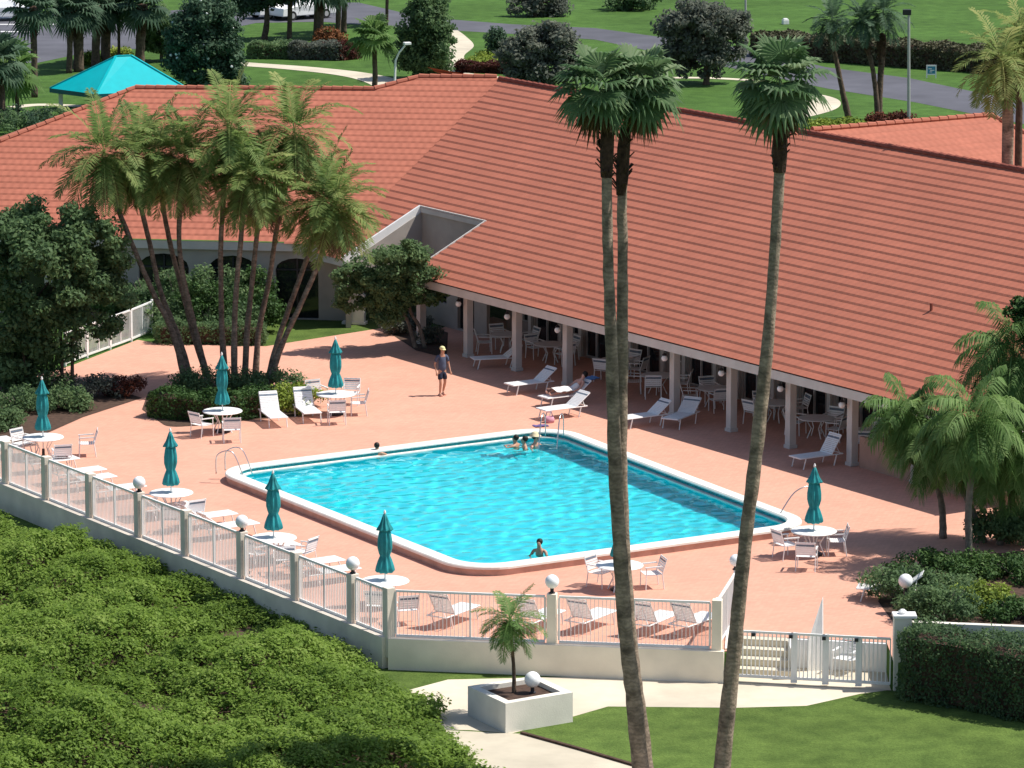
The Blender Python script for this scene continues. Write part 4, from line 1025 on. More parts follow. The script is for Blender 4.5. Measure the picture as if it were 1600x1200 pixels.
# --- big thicket in the left foreground: one continuous mass
def bumps(x, y): return .32*np.sin(x*.9+1.3*np.sin(y*.5))+.26*np.sin(y*.75+x*.4+1)+.16*np.sin(x*2.1-y*1.3)+.10*np.sin(x*4.3+y*3.1)
TZ = -.15
tp = [P(x, y, TZ) for x, y in ((-60, 760), (0, 790), (60, 812), (190, 848), (260, 862), (330, 893), (440, 940), (500, 972), (565, 1012), (585, 1038), (668, 1070), (690, 1094), (700, 1128), (735, 1150), (768, 1180), (790, 1240), (700, 1420), (-120, 1420))]
tpx = np.array([(p.x, p.y) for p in tp])
def inside(x, y, pl):
    r = np.zeros(len(x), bool); j = len(pl)-1
    for i in range(len(pl)):
        xi, yi = pl[i]; xj, yj = pl[j]
        r ^= ((yi > y) != (yj > y)) & (x < (xj-xi)*(y-yi)/(yj-yi+1e-12)+xi); j = i
    return r
def edgedist(x, y, pl):
    dmin = np.full(len(x), 1e9)
    for i in range(len(pl)):
        a = np.array(pl[i]); b_ = np.array(pl[(i+1) % len(pl)]); ab = b_-a; tt = np.clip(((x-a[0])*ab[0]+(y-a[1])*ab[1])/(ab@ab), 0, 1)
        dmin = np.minimum(dmin, np.hypot(x-a[0]-ab[0]*tt, y-a[1]-ab[1]*tt))
    return dmin
N = 12000; x = RNG.uniform(tpx[:, 0].min(), tpx[:, 0].max(), N); y = RNG.uniform(tpx[:, 1].min(), tpx[:, 1].max(), N)
k = inside(x, y, tpx); x, y = x[k][:2100], y[k][:2100]
e = edgedist(x, y, tpx); z = TZ-.35+bumps(x, y)*np.clip(e/1.5, .35, 1)+.25*np.clip(e/2, 0, 1)
b = MB(); b.slab([tuple(q) for q in tpx], 0, LOW+.01, sides=False); structure(b.build('planting_bed', M['soil']))
lb = LB()
for i in range(len(x)):
    r_ = RNG.uniform(.28, .55); bv = .44+.13*math.sin(x[i]*.8+1.7*math.sin(y[i]*.33))+.09*math.sin(y[i]*1.3-x[i]*.6)+RNG.normal(0, .12)
    blob_leaves(lb, (x[i], y[i], z[i]), (r_, r_, r_*.5), 135, .108, bv, .13, up=1.5, shell=.3)
    if e[i] < .9:
        for zz_ in (.45, .9): blob_leaves(lb, (x[i], y[i], z[i]-zz_), (r_, r_, r_), 60, .15, bv-.05, .13, up=.3)
N2 = 110000; x2 = RNG.uniform(tpx[:, 0].min(), tpx[:, 0].max(), N2*2); y2 = RNG.uniform(tpx[:, 1].min(), tpx[:, 1].max(), N2*2)
k = inside(x2, y2, tpx); x2, y2 = x2[k][:N2], y2[k][:N2]; e = edgedist(x2, y2, tpx)
z2 = TZ-.36+bumps(x2, y2)*np.clip(e/1.5, .35, 1)+.2*np.clip(e/2, 0, 1)+RNG.normal(0, .08, len(x2))
leaves(lb, np.stack([x2, y2, z2], 1), np.tile([0, 0, 1.2], (len(x2), 1)), .13, .47+RNG.normal(0, .12, len(x2)), .6, .6)
th = lb.build('shrub_thicket', M['leaf_thicket']); setp(th, 'dense mass of green mangrove like shrubs filling the lower left corner', 'shrubs', kind='stuff')
# a dead branch pokes out of it
b = MB(); p0 = D(374, 925, P(380, 920, -.3).y); b.tube([p0, p0+Vector((.15, 0, .35)), p0+Vector((.32, .05, .6))], [.05, .045, .03], 7); b.tube([p0+Vector((.2, 0, .42)), p0+Vector((.4, 0, .47))], [.03, .012], 6)
setp(b.build('dead_branch', M['boot']), 'short dead branch sticking up out of the green thicket', 'branch')

# ================================================================== BACKGROUND BEYOND THE CLUBHOUSE
GZ = -.03
# pavilion with a teal hip roof
pv = empty('pavilion', P(190, 172, GZ), 0, 'open pavilion with a bright teal hipped roof behind the left wing', 'pavilion')
o0 = pv.location.copy(); Yp = o0.y
def pvp(x, y, dY): return D(x, y, Yp+dY)-o0
A_ = pvp(78, 137, .6); Bq = pvp(150, 150, -2.3); Cq = pvp(296, 138, -.2); zE = min(A_.z, Bq.z, Cq.z)
A_.z = Bq.z = Cq.z = A_.z*.34+Bq.z*.33+Cq.z*.33
Dq = A_+Cq-Bq+Vector((0, 2.5, 0)); Dq.z = A_.z; ap0 = pvp(181, 88, .8); ap1 = pvp(205, 87, 1.2); ap1.z = ap0.z
b = MB(); b.add([A_, Bq, Cq, Dq, ap0, ap1], [(0, 1, 4), (1, 2, 5, 4), (2, 3, 5), (3, 0, 4, 5)]); b.build('roof', M['tealroof'], pv)
b = MB()
for p, q in ((A_, Bq), (Bq, Cq), (Cq, Dq), (Dq, A_)): b.bar(p-Vector((0, 0, .12)), q-Vector((0, 0, .12)), .08, .24)
b.build('roof_edge', M['tealedge'], pv)
b = MB()
for p, q in ((A_, ap0), (Bq, ap0), (Cq, ap1), (ap0, ap1)): b.bar(p+Vector((0, 0, .02)), q+Vector((0, 0, .02)), .12, .07)
b.build('ridge_cap', M['tealroof'], pv)
cen = (A_+Bq+Cq+Dq)/4
for p in (A_, Bq, Cq, Dq):
    q = p.lerp(cen, .15); b = MB(); b.bar((q.x, q.y, -.05), (q.x, q.y, A_.z-.05), .22); b.build('post', M['white'], pv)

def bgpalm(label, base_px, px, cpx, n, L, kind='fan', radii=(.22, .2, .19, .2), boot=(1.6, .25, .3), lm=None, dy=0.0, group='palms behind the clubhouse', tm='trunk2', hi=80, lo=-60, depth=None):
    base = P(*base_px, GZ); base.y += dy; Y = base.y
    if depth: base = D(*base_px, depth); base.z = GZ; Y = depth
    c = np3(D(*cpx, Y)-base)
    path = [base]+[D(x, y, Y) for x, y in px]
    f = (lambda lb: fancrown(lb, c, n, L*.5, L*.6, lo, hi, .45, .5)) if kind == 'fan' else (lambda lb: pinnate(lb, c, n, L, L*.26, .55, lo, hi, .5, 22, .08))
    return palm_thing('cabbage_palm' if kind == 'fan' else 'feather_palm', label, group, base, path, radii, [f], M[lm or ('leaf_teal' if kind == 'fan' else 'frond_green')], M[tm], boot)
for i, (bx, by, tx, ty, wd, lab) in enumerate([(54, 152, 52, 12, .2, 'single dark palm trunk in front of the car park at top left'), (108, 114, 111, 14, .2, 'palm trunk just left of the pavilion roof with rough brown boots'), (123, 112, 122, 12, .34, 'thick shaggy palm trunk left of the pavilion peak'),
        (149, 104, 152, 10, .28, 'shaggy palm trunk just left of the pavilion peak, nearer of two'), (165, 100, 165, 8, .32, 'shaggy palm trunk just left of the pavilion peak, farther of two'), (186, 96, 185, 6, .1, 'thin palm stem rising above the pavilion peak'), (218, 104, 222, 8, .32, 'shaggy palm trunk right of the pavilion peak')]):
    bgpalm(lab, (bx, by), [(bx*.5+tx*.5, by*.5+ty*.5), (tx, ty)], (tx, ty-2), 22, 1.7, radii=(wd, wd*.9, wd*.95, wd), boot=(1.9, wd*1.05, wd*1.2) if wd > .15 else None)
bgpalm('low fan palm at the far left edge with big loose fronds', (28, 186), [(26, 150), (20, 112)], (16, 105), 20, 1.9, lm='frond_green', radii=(.13, .12, .11), boot=None)
bgpalm('palm with grey stem at the far left edge below the car park', (2, 200), [(3, 150), (-2, 110)], (-6, 92), 22, 1.8, lm='leaf_teal', radii=(.2, .18, .17), boot=None)
bgpalm('small bright fan palm left of the arm lamp post', (585, 146), [(586, 110), (584, 70)], (584, 56), 22, 1.5, lm='frond_green', radii=(.17, .15, .13), boot=None)
for bx, by, wd, lab in [(452, 62, .17, 'slim palm trunk in front of the white cars'), (494, 60, .2, 'dark palm trunk right of the white cars, nearer'), (500, 70, .22, 'dark palm trunk above the purple hedge'), (528, 60, .19, 'palm trunk behind the orange flowered shrub, left'), (537, 52, .2, 'palm trunk behind the orange flowered shrub, right'), (604, 40, .12, 'thin palm trunk beside the dark tree at the top')]:
    bgpalm(lab, (bx, by), [(bx+1, by-45), (bx+2, by-95)], (bx+2, by-100), 20, 1.9, radii=(wd, wd*.9, wd*.9), boot=(1.8, wd*1.1, wd*1.2))
bgpalm('leaning palm left of the double trunked palm at upper right', (1326, 184), [(1318, 150), (1310, 110), (1302, 70), (1299, 52)], (1300, 30), 26, 1.75, 'feather', radii=(.2, .15, .13, .15), boot=(.7, .16, .2), lm='leaf_teal')
bgpalm('double trunked palm at upper right, straighter stem', (1374, 192), [(1374, 150), (1377, 100), (1378, 55)], (1380, 18), 28, 1.9, 'feather', radii=(.2, .18, .17, .2), boot=(1.6, .2, .27), lm='leaf_teal')
bgpalm('double trunked palm at upper right, stem bowed to the left', (1371, 192), [(1369, 150), (1362, 100), (1350, 62)], (1348, 30), 26, 1.7, 'feather', radii=(.16, .14, .13, .15), boot=(.9, .16, .24), lm='leaf_teal', dy=-.3)
bgpalm('shaggy palm rising behind the rear roof at the right edge', (1574, 275), [(1575, 200), (1573, 150), (1570, 110)], (1565, 95), 30, 2.15, 'feather', radii=(.22, .2, .19, .21), boot=(1.1, .22, .26), lm='frond', depth=145, tm='trunk', lo=-65)
bgpalm('second shaggy palm at the right edge, close behind the first', (1592, 270), [(1592, 200), (1590, 130), (1592, 70)], (1598, 50), 26, 1.9, 'feather', radii=(.14, .13, .12, .13), boot=(.8, .15, .18), lm='frond', depth=147, lo=-60)
tree('shade_tree', 'dark purplish round tree on the far lawn, right of the two crossing palms', P(1103, 132, GZ), [((1060, 58), (38, 40)), ((1100, 38), (48, 38)), ((1130, 66), (36, 36)), ((1090, 88), (50, 30)), ((1075, 22), (36, 26)), ((1150, 40), (22, 22))], [[(1103, 134), (1104, 110), (1100, 80)]], 'leaf_purple', 190, 120, .25, .6, trunkr=.22, barkm='trunk2')
tree('shade_tree', 'dark spreading tree on the far lawn, left of the two crossing palms', P(846, 138, GZ), [((815, 84), (34, 36)), ((852, 66), (42, 34)), ((886, 92), (26, 32)), ((845, 108), (52, 24)), ((878, 62), (24, 20))], [[(846, 140), (846, 120), (846, 90)]], 'leaf_purple', 180, 120, .25, .6, trunkr=.2, barkm='trunk2', base_v=.55)
tree('shade_tree', 'tall dark tree directly behind the arm lamp post', P(664, 124, GZ), [((655, 50), (34, 40)), ((682, 62), (26, 42)), ((640, 82), (22, 34)), ((668, 92), (34, 28)), ((665, 14), (34, 26))], [[(664, 126), (664, 100), (664, 70)]], 'leaf_dark', 190, 120, .22, .58, trunkr=.2, barkm='trunk2', base_v=.38)
tree('shade_tree', 'mid green tree between the pavilion palms and the blossoming tree', P(252, 96, GZ), [((248, 40), (24, 30)), ((262, 62), (20, 24)), ((236, 62), (16, 22))], [[(252, 98), (252, 80), (250, 60)]], 'leaf_dark', 70, 110, .22, .55, trunkr=.13, barkm='trunk2')
tree('shade_tree', 'dark tree cut off at the very top left corner behind the white car', P(26, 30, GZ), [((20, 4), (30, 14)), ((44, 0), (22, 16))], [[(26, 32), (26, 18), (26, 4)]], 'leaf_teal', 50, 110, .25, .6, trunkr=.16, barkm='trunk2')
def blossoms(t, blobs):
    b = MB()
    for _ in range(26):
        c, r = random.choice(blobs); d = Vector((random.uniform(-1, 1), random.uniform(-1, -.2), random.uniform(-.3, .8))).normalized()
        b.ball(Vector(c)+Vector((d.x*r[0], d.y*r[1], d.z*r[2]))*1.03, random.uniform(.05, .11), 6, 4)
    b.build('blossom', M['white'], t)
tree('flowering_tree', 'big blue green tree with a few white blossoms right of the pavilion', P(326, 150, GZ), [((300, 60), (36, 44)), ((345, 70), (32, 48)), ((322, 26), (46, 30)), ((318, 105), (44, 30)), ((285, 95), (22, 26)), ((362, 110), (22, 24))], [[(326, 152), (325, 120), (322, 90)]], 'leaf_teal', 240, 130, .22, .6, trunkr=.18, barkm='trunk2', extra=blossoms)
tree('shade_tree', 'dark tree cut off by the top edge, beside the white cars', P(414, 62, GZ), [((400, -10), (30, 26)), ((428, -16), (30, 20)), ((385, 5), (24, 20))], [[(412, 64), (417, 35), (416, 0)]], 'leaf_teal', 100, 110, .24, .6, trunkr=.24, barkm='trunk2')
tree('shade_tree', 'dark tree at the top edge above the far lawn, middle', P(836, 26, GZ), [((815, 8), (26, 14)), ((850, 4), (34, 20)), ((872, 8), (16, 12))], [[(836, 28), (838, 14), (840, 4)]], 'leaf_purple', 40, 110, .26, .65, trunkr=.18, barkm='trunk2')
tree('shade_tree', 'dark tree at the top edge above the far lawn, right of the middle one', P(985, 16, GZ), [((970, 0), (28, 14)), ((1005, -4), (30, 16))], [[(985, 18), (986, 8), (988, -5)]], 'leaf_dark', 34, 110, .26, .65, trunkr=.18, barkm='trunk2')
for (x0, y0), (x1, y1), dp, h, lm, bv, lab in [((450, 93), (530, 95), 2.0, .95, 'leaf_purple', .35, 'dark purple clipped hedge behind the far path'), ((530, 95), (566, 92), 1.8, .95, 'leaf_red', .1, 'dark red clipped hedge behind the far path'),
        ((388, 92), (450, 93), 2.2, .9, 'leaf_dark', .5, 'green clipped hedge left of the dark purple one'), ((712, 113), (800, 116), 1.4, .55, 'leaf_red', .0, 'low dark hedge behind the ridge left of the spreading tree'), ((1172, 88), (1620, 121), 3.0, 1.35, 'brownhedge', .5, 'long olive brown hedge bank beyond the road at upper right')]:
    hedge(lab, P(x0, y0, GZ), P(x1, y1, GZ), dp, h, M and lm, 150 if 'bank' in lab else 300, .2 if 'bank' in lab else .16, bv)
def lowshrub(x, y, rx, ry, h, lm, lab, bv=.5, name='shrub', ncl=22): return shrub(name, lab, P(x, y, GZ), rx, ry, h, lm, ncl, 90, .17, .36, base_v=bv)
lowshrub(516, 74, .9, .6, 1.3, 'leaf_red', 'orange red flowering shrub inside the purple hedge', .95)
lowshrub(757, 101, 1.2, 1.3, .4, 'leaf_lime', 'lime ground shrub behind the low dark hedge, near half')
lowshrub(770, 92, 1.1, 1.6, .5, 'leaf_lime', 'lime ground shrub behind the low dark hedge, far half')
lowshrub(185, 92, .9, .8, .7, 'leaf_lime', 'lime shrub just behind the pavilion peak')
lowshrub(140, 100, .6, .8, .7, 'leaf_lime', 'ochre green shrub between palm trunks left of the pavilion peak', .25)
lowshrub(1265, 205, 1.5, 1.4, .5, 'leaf_lime', 'lime ground cover shrub behind the ridge, left part')
lowshrub(1312, 203, 1.5, 1.4, .5, 'leaf_lime', 'lime ground cover shrub behind the ridge, right part')
lowshrub(1380, 198, .7, .6, .75, 'leaf_red', 'dark red shrub at the base of the double trunked palm', .35)
lowshrub(1410, 198, .6, .6, .75, 'leaf_red', 'dark red shrub at the foot of the tall grey pole', .3)
lowshrub(775, 92, .5, .5, 2.2, 'leaf_teal', 'small slanting tree left of the spreading dark tree', .5, ncl=26)
lowshrub(30, 205, 2.0, 2.0, 1.5, 'leaf_teal', 'dark bush behind the left hip of the roof', .35)
lowshrub(85, 196, 2.0, 1.6, .9, 'leaf_dark', 'low dark bush touching the left hip of the roof', .35)
lowshrub(-20, 214, 2.0, 2.0, 1.6, 'leaf_dark', 'dark bush at the far left edge over the roof', .35)
# lamp posts and poles
lp_ = empty('street_lamp', P(616, 148, GZ), 0, 'white street lamp with a bent arm behind the roof ridge', 'street lamp'); o = lp_.location; Y = o.y
b = MB(); b.tube([(0, 0, 0), D(618, 94, Y)-o], [.075, .06], 8); b.build('pole', M['white'], lp_)
b = MB(); b.tube([D(618, 95, Y)-o, D(623, 83, Y)-o, D(633, 71, Y)-o], .055, 8); b.build('arm', M['white'], lp_)
b = MB(); q = D(636, 68, Y)-o; b.box(q, (.42, .3, .16), .4); b.build('lamp_head', M['white'], lp_, bevel=.03)
for x, yb, yt, r, lab in [(1420, 200, 22, .085, 'tall grey pole right of the double trunked palm'), (1165, 88, -60, .07, 'thin pale pole on the far lawn beside the purplish tree')]:
    b_ = P(x, yb, GZ); t = empty('light_pole', b_, 0, lab, 'pole'); top = D(x, yt, b_.y)-b_
    b = MB(); b.tube([(0, 0, 0), top], [r*1.15, r*.85], 10); b.build('pole', M['pole'], t)
    b = MB(); b.box(top+Vector((-.1, 0, .1)), (.45, .25, .3)); b.build('lamp_head', M['darkmetal'], t, bevel=.03)
sg = empty('yard_sign', P(1455, 122, GZ), R(4), 'small white framed sign with a blue panel across the road', 'sign')
b = MB(); b.box((-.27, 0, .38), (.07, .05, .8)); b.box((.27, 0, .38), (.07, .05, .8)); b.box((0, 0, .74), (.61, .055, .08)); b.box((0, 0, .22), (.47, .045, .06)); b.build('sign_frame', M['white'], sg)
b = MB(); b.box((0, 0, .48), (.47, .03, .44)); b.build('sign_panel', M['sign_blue'], sg)
b = MB(); b.box((-.08, -.018, .56), (.2, .01, .05)); b.box((.05, -.018, .46), (.26, .01, .05)); b.box((-.03, -.018, .37), (.16, .01, .04)); b.build('sign_lettering', M['white'], sg)
wb = empty('utility_box', P(1227, 38, GZ), .3, 'small white box standing alone on the far lawn', 'box')
b = MB(); b.box((0, 0, .16), (.42, .36, .32)); b.build('body', M['white'], wb, bevel=.03); b = MB(); b.box((0, 0, .36), (.3, .26, .1)); b.build('cap', M['white'], wb, bevel=.03)

def car(label, p, rz):
    t = empty('parked_car', p, rz, label, 'car', 'white cars parked in the lot at the top')
    prof = [(-2.2, .45), (-2.15, .85), (-1.2, .98), (-.65, 1.42), (.75, 1.45), (1.5, .98), (2.15, .86), (2.25, .5), (2.2, .3), (-2.2, .3)]
    b = MB(); n = len(prof)
    def wy(z): return .88 if z < 1.1 else .68
    vs = [(x, -wy(z), z) for x, z in prof]+[(x, wy(z), z) for x, z in prof]
    b.add(vs, [tuple(range(n))[::-1], tuple(range(n, 2*n))]+[(i, (i+1) % n, n+(i+1) % n, n+i) for i in range(n)]); b.build('body', M['carwhite'], t, bevel=.05)
    b = MB(); b.add([(-1.12, -.80, 1.02), (1.38, -.80, 1.02), (.7, -.685, 1.39), (-.6, -.685, 1.37)], [(0, 1, 2, 3)]); b.build('window', M['glass'], t)
    b = MB(); b.add([(-1.12, .80, 1.02), (1.38, .80, 1.02), (.7, .685, 1.39), (-.6, .685, 1.37)], [(3, 2, 1, 0)]); b.build('window', M['glass'], t)
    b = MB(); b.add([(1.46, -.66, 1.03), (1.46, .66, 1.03), (.82, .6, 1.44), (.82, -.6, 1.44)], [(0, 1, 2, 3)]); b.build('windscreen', M['glass'], t)
    b = MB(); b.add([(-1.2, -.66, 1.0), (-1.2, .66, 1.0), (-.7, .6, 1.41), (-.7, -.6, 1.41)], [(3, 2, 1, 0)]); b.build('rear_window', M['glass'], t)
    for x in (-1.4, 1.4):
        for y in (-.8, .8):
            b = MB(); b.tube([(x, y-.11, .33), (x, y+.11, .33)], .33, 14); wh = b.build('wheel', M['tyre'], t); b = MB(); b.tube([(x, y-.125, .33), (x, y+.125, .33)], .18, 10); b.build('rim', M['pole'], wh)
    return t
car('white parked car at the top edge, left of the slim palm trunk', P(436, 27, GZ), R(38))
car('white parked car at the top edge, right of the slim palm trunk', P(472, 29, GZ), R(38))
car('white parked car at the top left corner', P(2, 32, GZ), R(20))

# ================================================================== POOL FURNITURE
def chair_proto():
    t = empty('patio_chair', (0, 0, 0)); w, dp, sh, bh = .56, .5, .43, .88
    for sx in (-1, 1):
        b = MB(); b.tube([(sx*w/2, dp/2, 0), (sx*w/2, dp/2-.02, sh+.2)], .017, 6); b.build('leg', M['white'], t)
        b = MB(); b.tube([(sx*w/2, -dp/2-.04, 0), (sx*w/2, -dp/2+.02, sh), (sx*w/2, -dp/2-.12, bh)], .017, 6); b.build('leg', M['white'], t)
        b = MB(); b.bar((sx*w/2, dp/2+.02, sh+.21), (sx*w/2, -dp/2+.0, sh+.23), .05, .03); b.build('armrest', M['white'], t)
    b = MB()
    for i in range(8): y = dp/2-.02-i*.065; b.bar((-w/2, y, sh-.012*math.sin(i/7*3.1)), (w/2, y, sh-.012*math.sin(i/7*3.1)), .055, .012, up=(0, 0, 1))
    b.build('seat', M['strap'], t)
    b = MB(); 
    for i in range(6):
        if i == 4: continue
        z = sh+.08+i*.068; y = -dp/2+.015-.13*(z-sh)/(bh-sh); b.bar((-w/2, y, z), (w/2, y, z), .012, .058)
    b.build('backrest', M['strap'], t)
    b = MB(); z = sh+.08+4*.068; y = -dp/2+.015-.13*(z-sh)/(bh-sh); b.bar((-w/2, y, z), (w/2, y, z), .012, .058); b.build('stripe_band', M['stripe'], t)
    return t
def lounger_proto(el=38):
    """foot at the origin, head towards +x"""
    t = empty('sun_lounger', (0, 0, 0)); w, z = .62, .36; L1, L2 = 1.25, .72; ca, sa = math.cos(R(el)), math.sin(R(el))
    b = MB()
    for sy in (-1, 1): b.tube([(0.0, sy*w/2, z), (L1+.45, sy*w/2, z)], .02, 6); b.tube([(L1, sy*w/2, z+.01), (L1+L2*ca, sy*w/2, z+L2*sa)], .018, 6)
    b.tube([(0, -w/2, z), (0, w/2, z)], .02, 6); b.tube([(L1+.45, -w/2, z), (L1+.45, w/2, z)], .02, 6); b.tube([(L1+.38, -w/2+.06, z), (L1+L2*ca*.7, 0, z+L2*sa*.7), (L1+.38, w/2-.06, z)], .012, 6)
    b.build('frame', M['white'], t)
    for x in (.22, L1+.2):
        for sy in (-1, 1): b = MB(); b.tube([(x, sy*w/2, z), (x-.1, sy*w/2, 0)], .02, 6); b.build('leg', M['white'], t)
    b = MB(); n = 21
    for i in range(n): x = .02+i*(L1-.03)/(n-1); b.bar((x, -w/2, z+.018), (x, w/2, z+.018), .012, .05, up=(1, 0, 0))
    b.build('seat', M['strap'], t)
    b = MB(); b2 = MB(); n = 12; q = lambda s: (L1+s*ca-.02*sa, z+s*sa+.022*ca)
    for i in range(n):
        s = .04+i*(L2-.05)/(n-1); x, zz_ = q(s); (b2 if i == 9 else b).bar((x, -w/2, zz_), (x, w/2, zz_), .05, .012, up=(-sa, 0, ca))
    b.build('backrest', M['strap'], t); b2.build('stripe_band', M['stripe'], t)
    return t
def table_proto(r=.66):
    t = empty('patio_table', (0, 0, 0)); b = MB(); b.lathe([(0, .70), (r, .70), (r+.015, .715), (r, .735), (0, .74)], n=28); b.build('table_top', M['white'], t)
    for i in range(4):
        a = math.pi/4+i*math.pi/2; b = MB(); b.tube([(math.cos(a)*r*.55, math.sin(a)*r*.55, 0), (math.cos(a)*r*.3, math.sin(a)*r*.3, .36), (math.cos(a)*r*.62, math.sin(a)*r*.62, .70)], .02, 6); b.build('leg', M['white'], t)
    return t
def umbrella_proto():
    t = empty('closed_umbrella', (0, 0, 0)); b = MB(); b.tube([(0, 0, .05), (0, 0, 2.62)], .022, 8); b.build('pole', M['white'], t)
    b = MB(); b.lathe([(.03, 2.62), (.07, 2.5), (.12, 2.34), (.195, 2.20), (.2, 2.16), (.12, 2.15)], n=32, star=.22, lobes=8); b.build('vent_canopy', M['tealc'], t, smooth=True)
    b = MB(); b.lathe([(.12, 2.2), (.15, 2.05), (.175, 1.85), (.175, 1.66), (.145, 1.52), (.12, 1.44), (.165, 1.32), (.215, 1.14), (.235, 1.02), (.2, .97), (.03, 1.0)], n=40, star=.2, lobes=8); b.build('canopy', M['tealc'], t, smooth=True)
    b = MB(); b.lathe([(.12, 1.42), (.125, 1.45), (.12, 1.48)], n=16); b.build('tie_strap', M['tealc'], t)
    b = MB(); b.lathe([(.02, 2.6), (.04, 2.66), (.02, 2.72), (0, 2.74)], n=10); b.build('finial', M['white'], t)
    b = MB(); b.lathe([(.26, 0), (.27, .05), (.2, .09), (.05, .12), (.045, .34)], n=18); b.build('base', M['darkmetal'], t)
    return t
CH_, LO_, TA_, UM_ = chair_proto(), lounger_proto(), table_proto(), umbrella_proto()
LO2 = lounger_proto(58)
first = set()
def place(src, loc, rz, label, cat, group, scale=None):
    if src.name not in first:
        first.add(src.name); o = src; o.location = loc; o.rotation_euler = (0, 0, rz)
    else: o = dup(src, loc, rz)
    setp(o, label, cat, group)
    if scale: o.scale = (scale,)*3
    return o
G_CH, G_LO, G_TA, G_UM = 'white strap chairs on the deck', 'white strap loungers on the deck', 'round white tables on the deck', 'closed teal umbrellas on the deck'
# (ground pixel, name of the place, chairs: (ground px, facing px, note))
sets = [((68, 717), 'leftmost table near the fence corner', [((136, 712), (80, 715), 'right of the table'), ((97, 733), (70, 715), 'with a red towel'), ((38, 712), (68, 717), 'behind the fence at the left')]),
        ((268, 806), 'second table from the left by the fence', [((268, 832), (268, 800), 'with a lavender towel'), ((300, 822), (268, 806), 'at its right'), ((232, 808), (268, 806), 'at its left')]),
        ((428, 878), 'third table from the left by the fence', [((444, 896), (428, 878), 'in front of it'), ((474, 884), (428, 878), 'at its right, tilted'), ((398, 886), (428, 878), 'at its left by the fence')]),
        ((602, 947), 'table nearest the bottom fence corner', [((590, 968), (602, 947), 'in front of it'), ((634, 975), (602, 947), 'at its right behind the front bars')]),
        ((348, 675), 'table before the olive hedge', [((316, 682), (348, 675), 'at its left'), ((362, 690), (348, 675), 'in front of it')]),
        ((525, 648), 'table in the middle of the far deck', [((526, 662), (525, 648), 'with its back to the pool'), ((560, 648), (525, 648), 'at its right'), ((496, 634), (525, 648), 'at its far left'), ((548, 632), (525, 648), 'behind it')]),
        ((1271, 867), 'table at the right end of the pool', [((1260, 890), (1271, 867), 'with its back to the gate'), ((1228, 872), (1271, 867), 'at its left'), ((1306, 866), (1271, 867), 'at its right')]),
        ((968, 922), 'table behind the crossing palm trunks', [((938, 916), (968, 922), 'at its left'), ((1018, 918), (968, 922), 'at its right')])]
for tp_, nm, chs in sets:
    p = P(*tp_); place(TA_, p, .3, 'round white '+nm, 'table', G_TA)
    place(UM_, p+Vector((0, 0, .0)), random.uniform(0, 6), 'closed teal umbrella standing through the '+nm, 'umbrella', G_UM)
    for cpx, fpx, note in chs:
        c = P(*cpx); f = P(*fpx); a = math.atan2(f.y-c.y, f.x-c.x)-math.pi/2
        place(CH_, c, a+random.uniform(-.15, .15), 'white chair '+note+', '+nm, 'chair', G_CH)
# loungers
def lounger(foot_px, ang, lab, proto=LO_, z=.36): return place(proto, P(*foot_px, z)-Vector((0, 0, z)), ang, lab, 'lounger', G_LO)
def inv(a): return a+math.pi
for fx, lab in [((16, 684), 'at the left edge behind the first fence post'), ((50, 693), 'just right of the leftmost fence post'), ((160, 731), 'upper one above the second fence bay'), ((176, 742), 'lower one above the second fence bay'), ((222, 757), 'foot end beside the first globe lamp'),
                ((118, 714), 'foot end above the first full fence bay'), ((298, 786), 'foot end left of the lone one between lamps'), ((462, 848), 'foot end right of the third umbrella table'), ((364, 800), 'foot end showing alone between two globe lamps'), ((398, 815), 'foot end hidden partly by the second globe lamp'), ((531, 872), 'foot end just above the last long fence bay'), ((556, 885), 'foot end hidden partly by the third globe lamp')]:
    lounger(fx, inv(ROT_V), 'white lounger by the long fence, '+lab)
def ang_px(foot, head): a, b = P(*foot), P(*head); return math.atan2(b.y-a.y, b.x-a.x)
lounger((436, 653), ang_px((434, 671), (405, 648)), 'white strap lounger facing the pool before the palm bed, left one', LO2)
lounger((489, 646), ang_px((487, 664), (459, 641)), 'white strap lounger facing the pool before the palm bed, right one', LO2)
lounger((795, 601), ROT_V, 'white strap lounger half in sun nearest the walking man')
L_A = lounger((848, 621), ROT_V, 'white strap lounger under the sunbather')
lounger((845, 640), ROT_V, 'empty white strap lounger in front of the sunbather')
lounger((972, 653), ROT_V, 'white lounger half hidden by the crossing palm trunks, foot in the sun')
lounger((1242, 715), ROT_V, 'white lounger with raised back at the shade edge near the right columns', LO2)
lounger((1046, 655), ROT_V+.5, 'white strap lounger in the shade between the fifth and sixth columns')
lounger((738, 560), ROT_V-.3, 'white strap lounger in the shade at the second column')
for (fx, fy), (hx, hy), lab in [((735, 944), (703, 976), 'leftmost facing the pool'), ((868, 952), (838, 984), 'just left of the middle fence post'), ((948, 952), (918, 984), 'just right of the middle fence post'), ((1046, 956), (1018, 988), 'right of the crossing palm trunks'), ((1112, 958), (1080, 990), 'nearest the front corner post')]:
    lounger((fx, fy), ang_px((fx, fy+20), (hx, hy)), 'white strap lounger behind the front fence, '+lab, LO2)
lounger((1340, 916), math.pi*-.06, 'white strap lounger foot end poking out of the dark shrub by the gate pier')
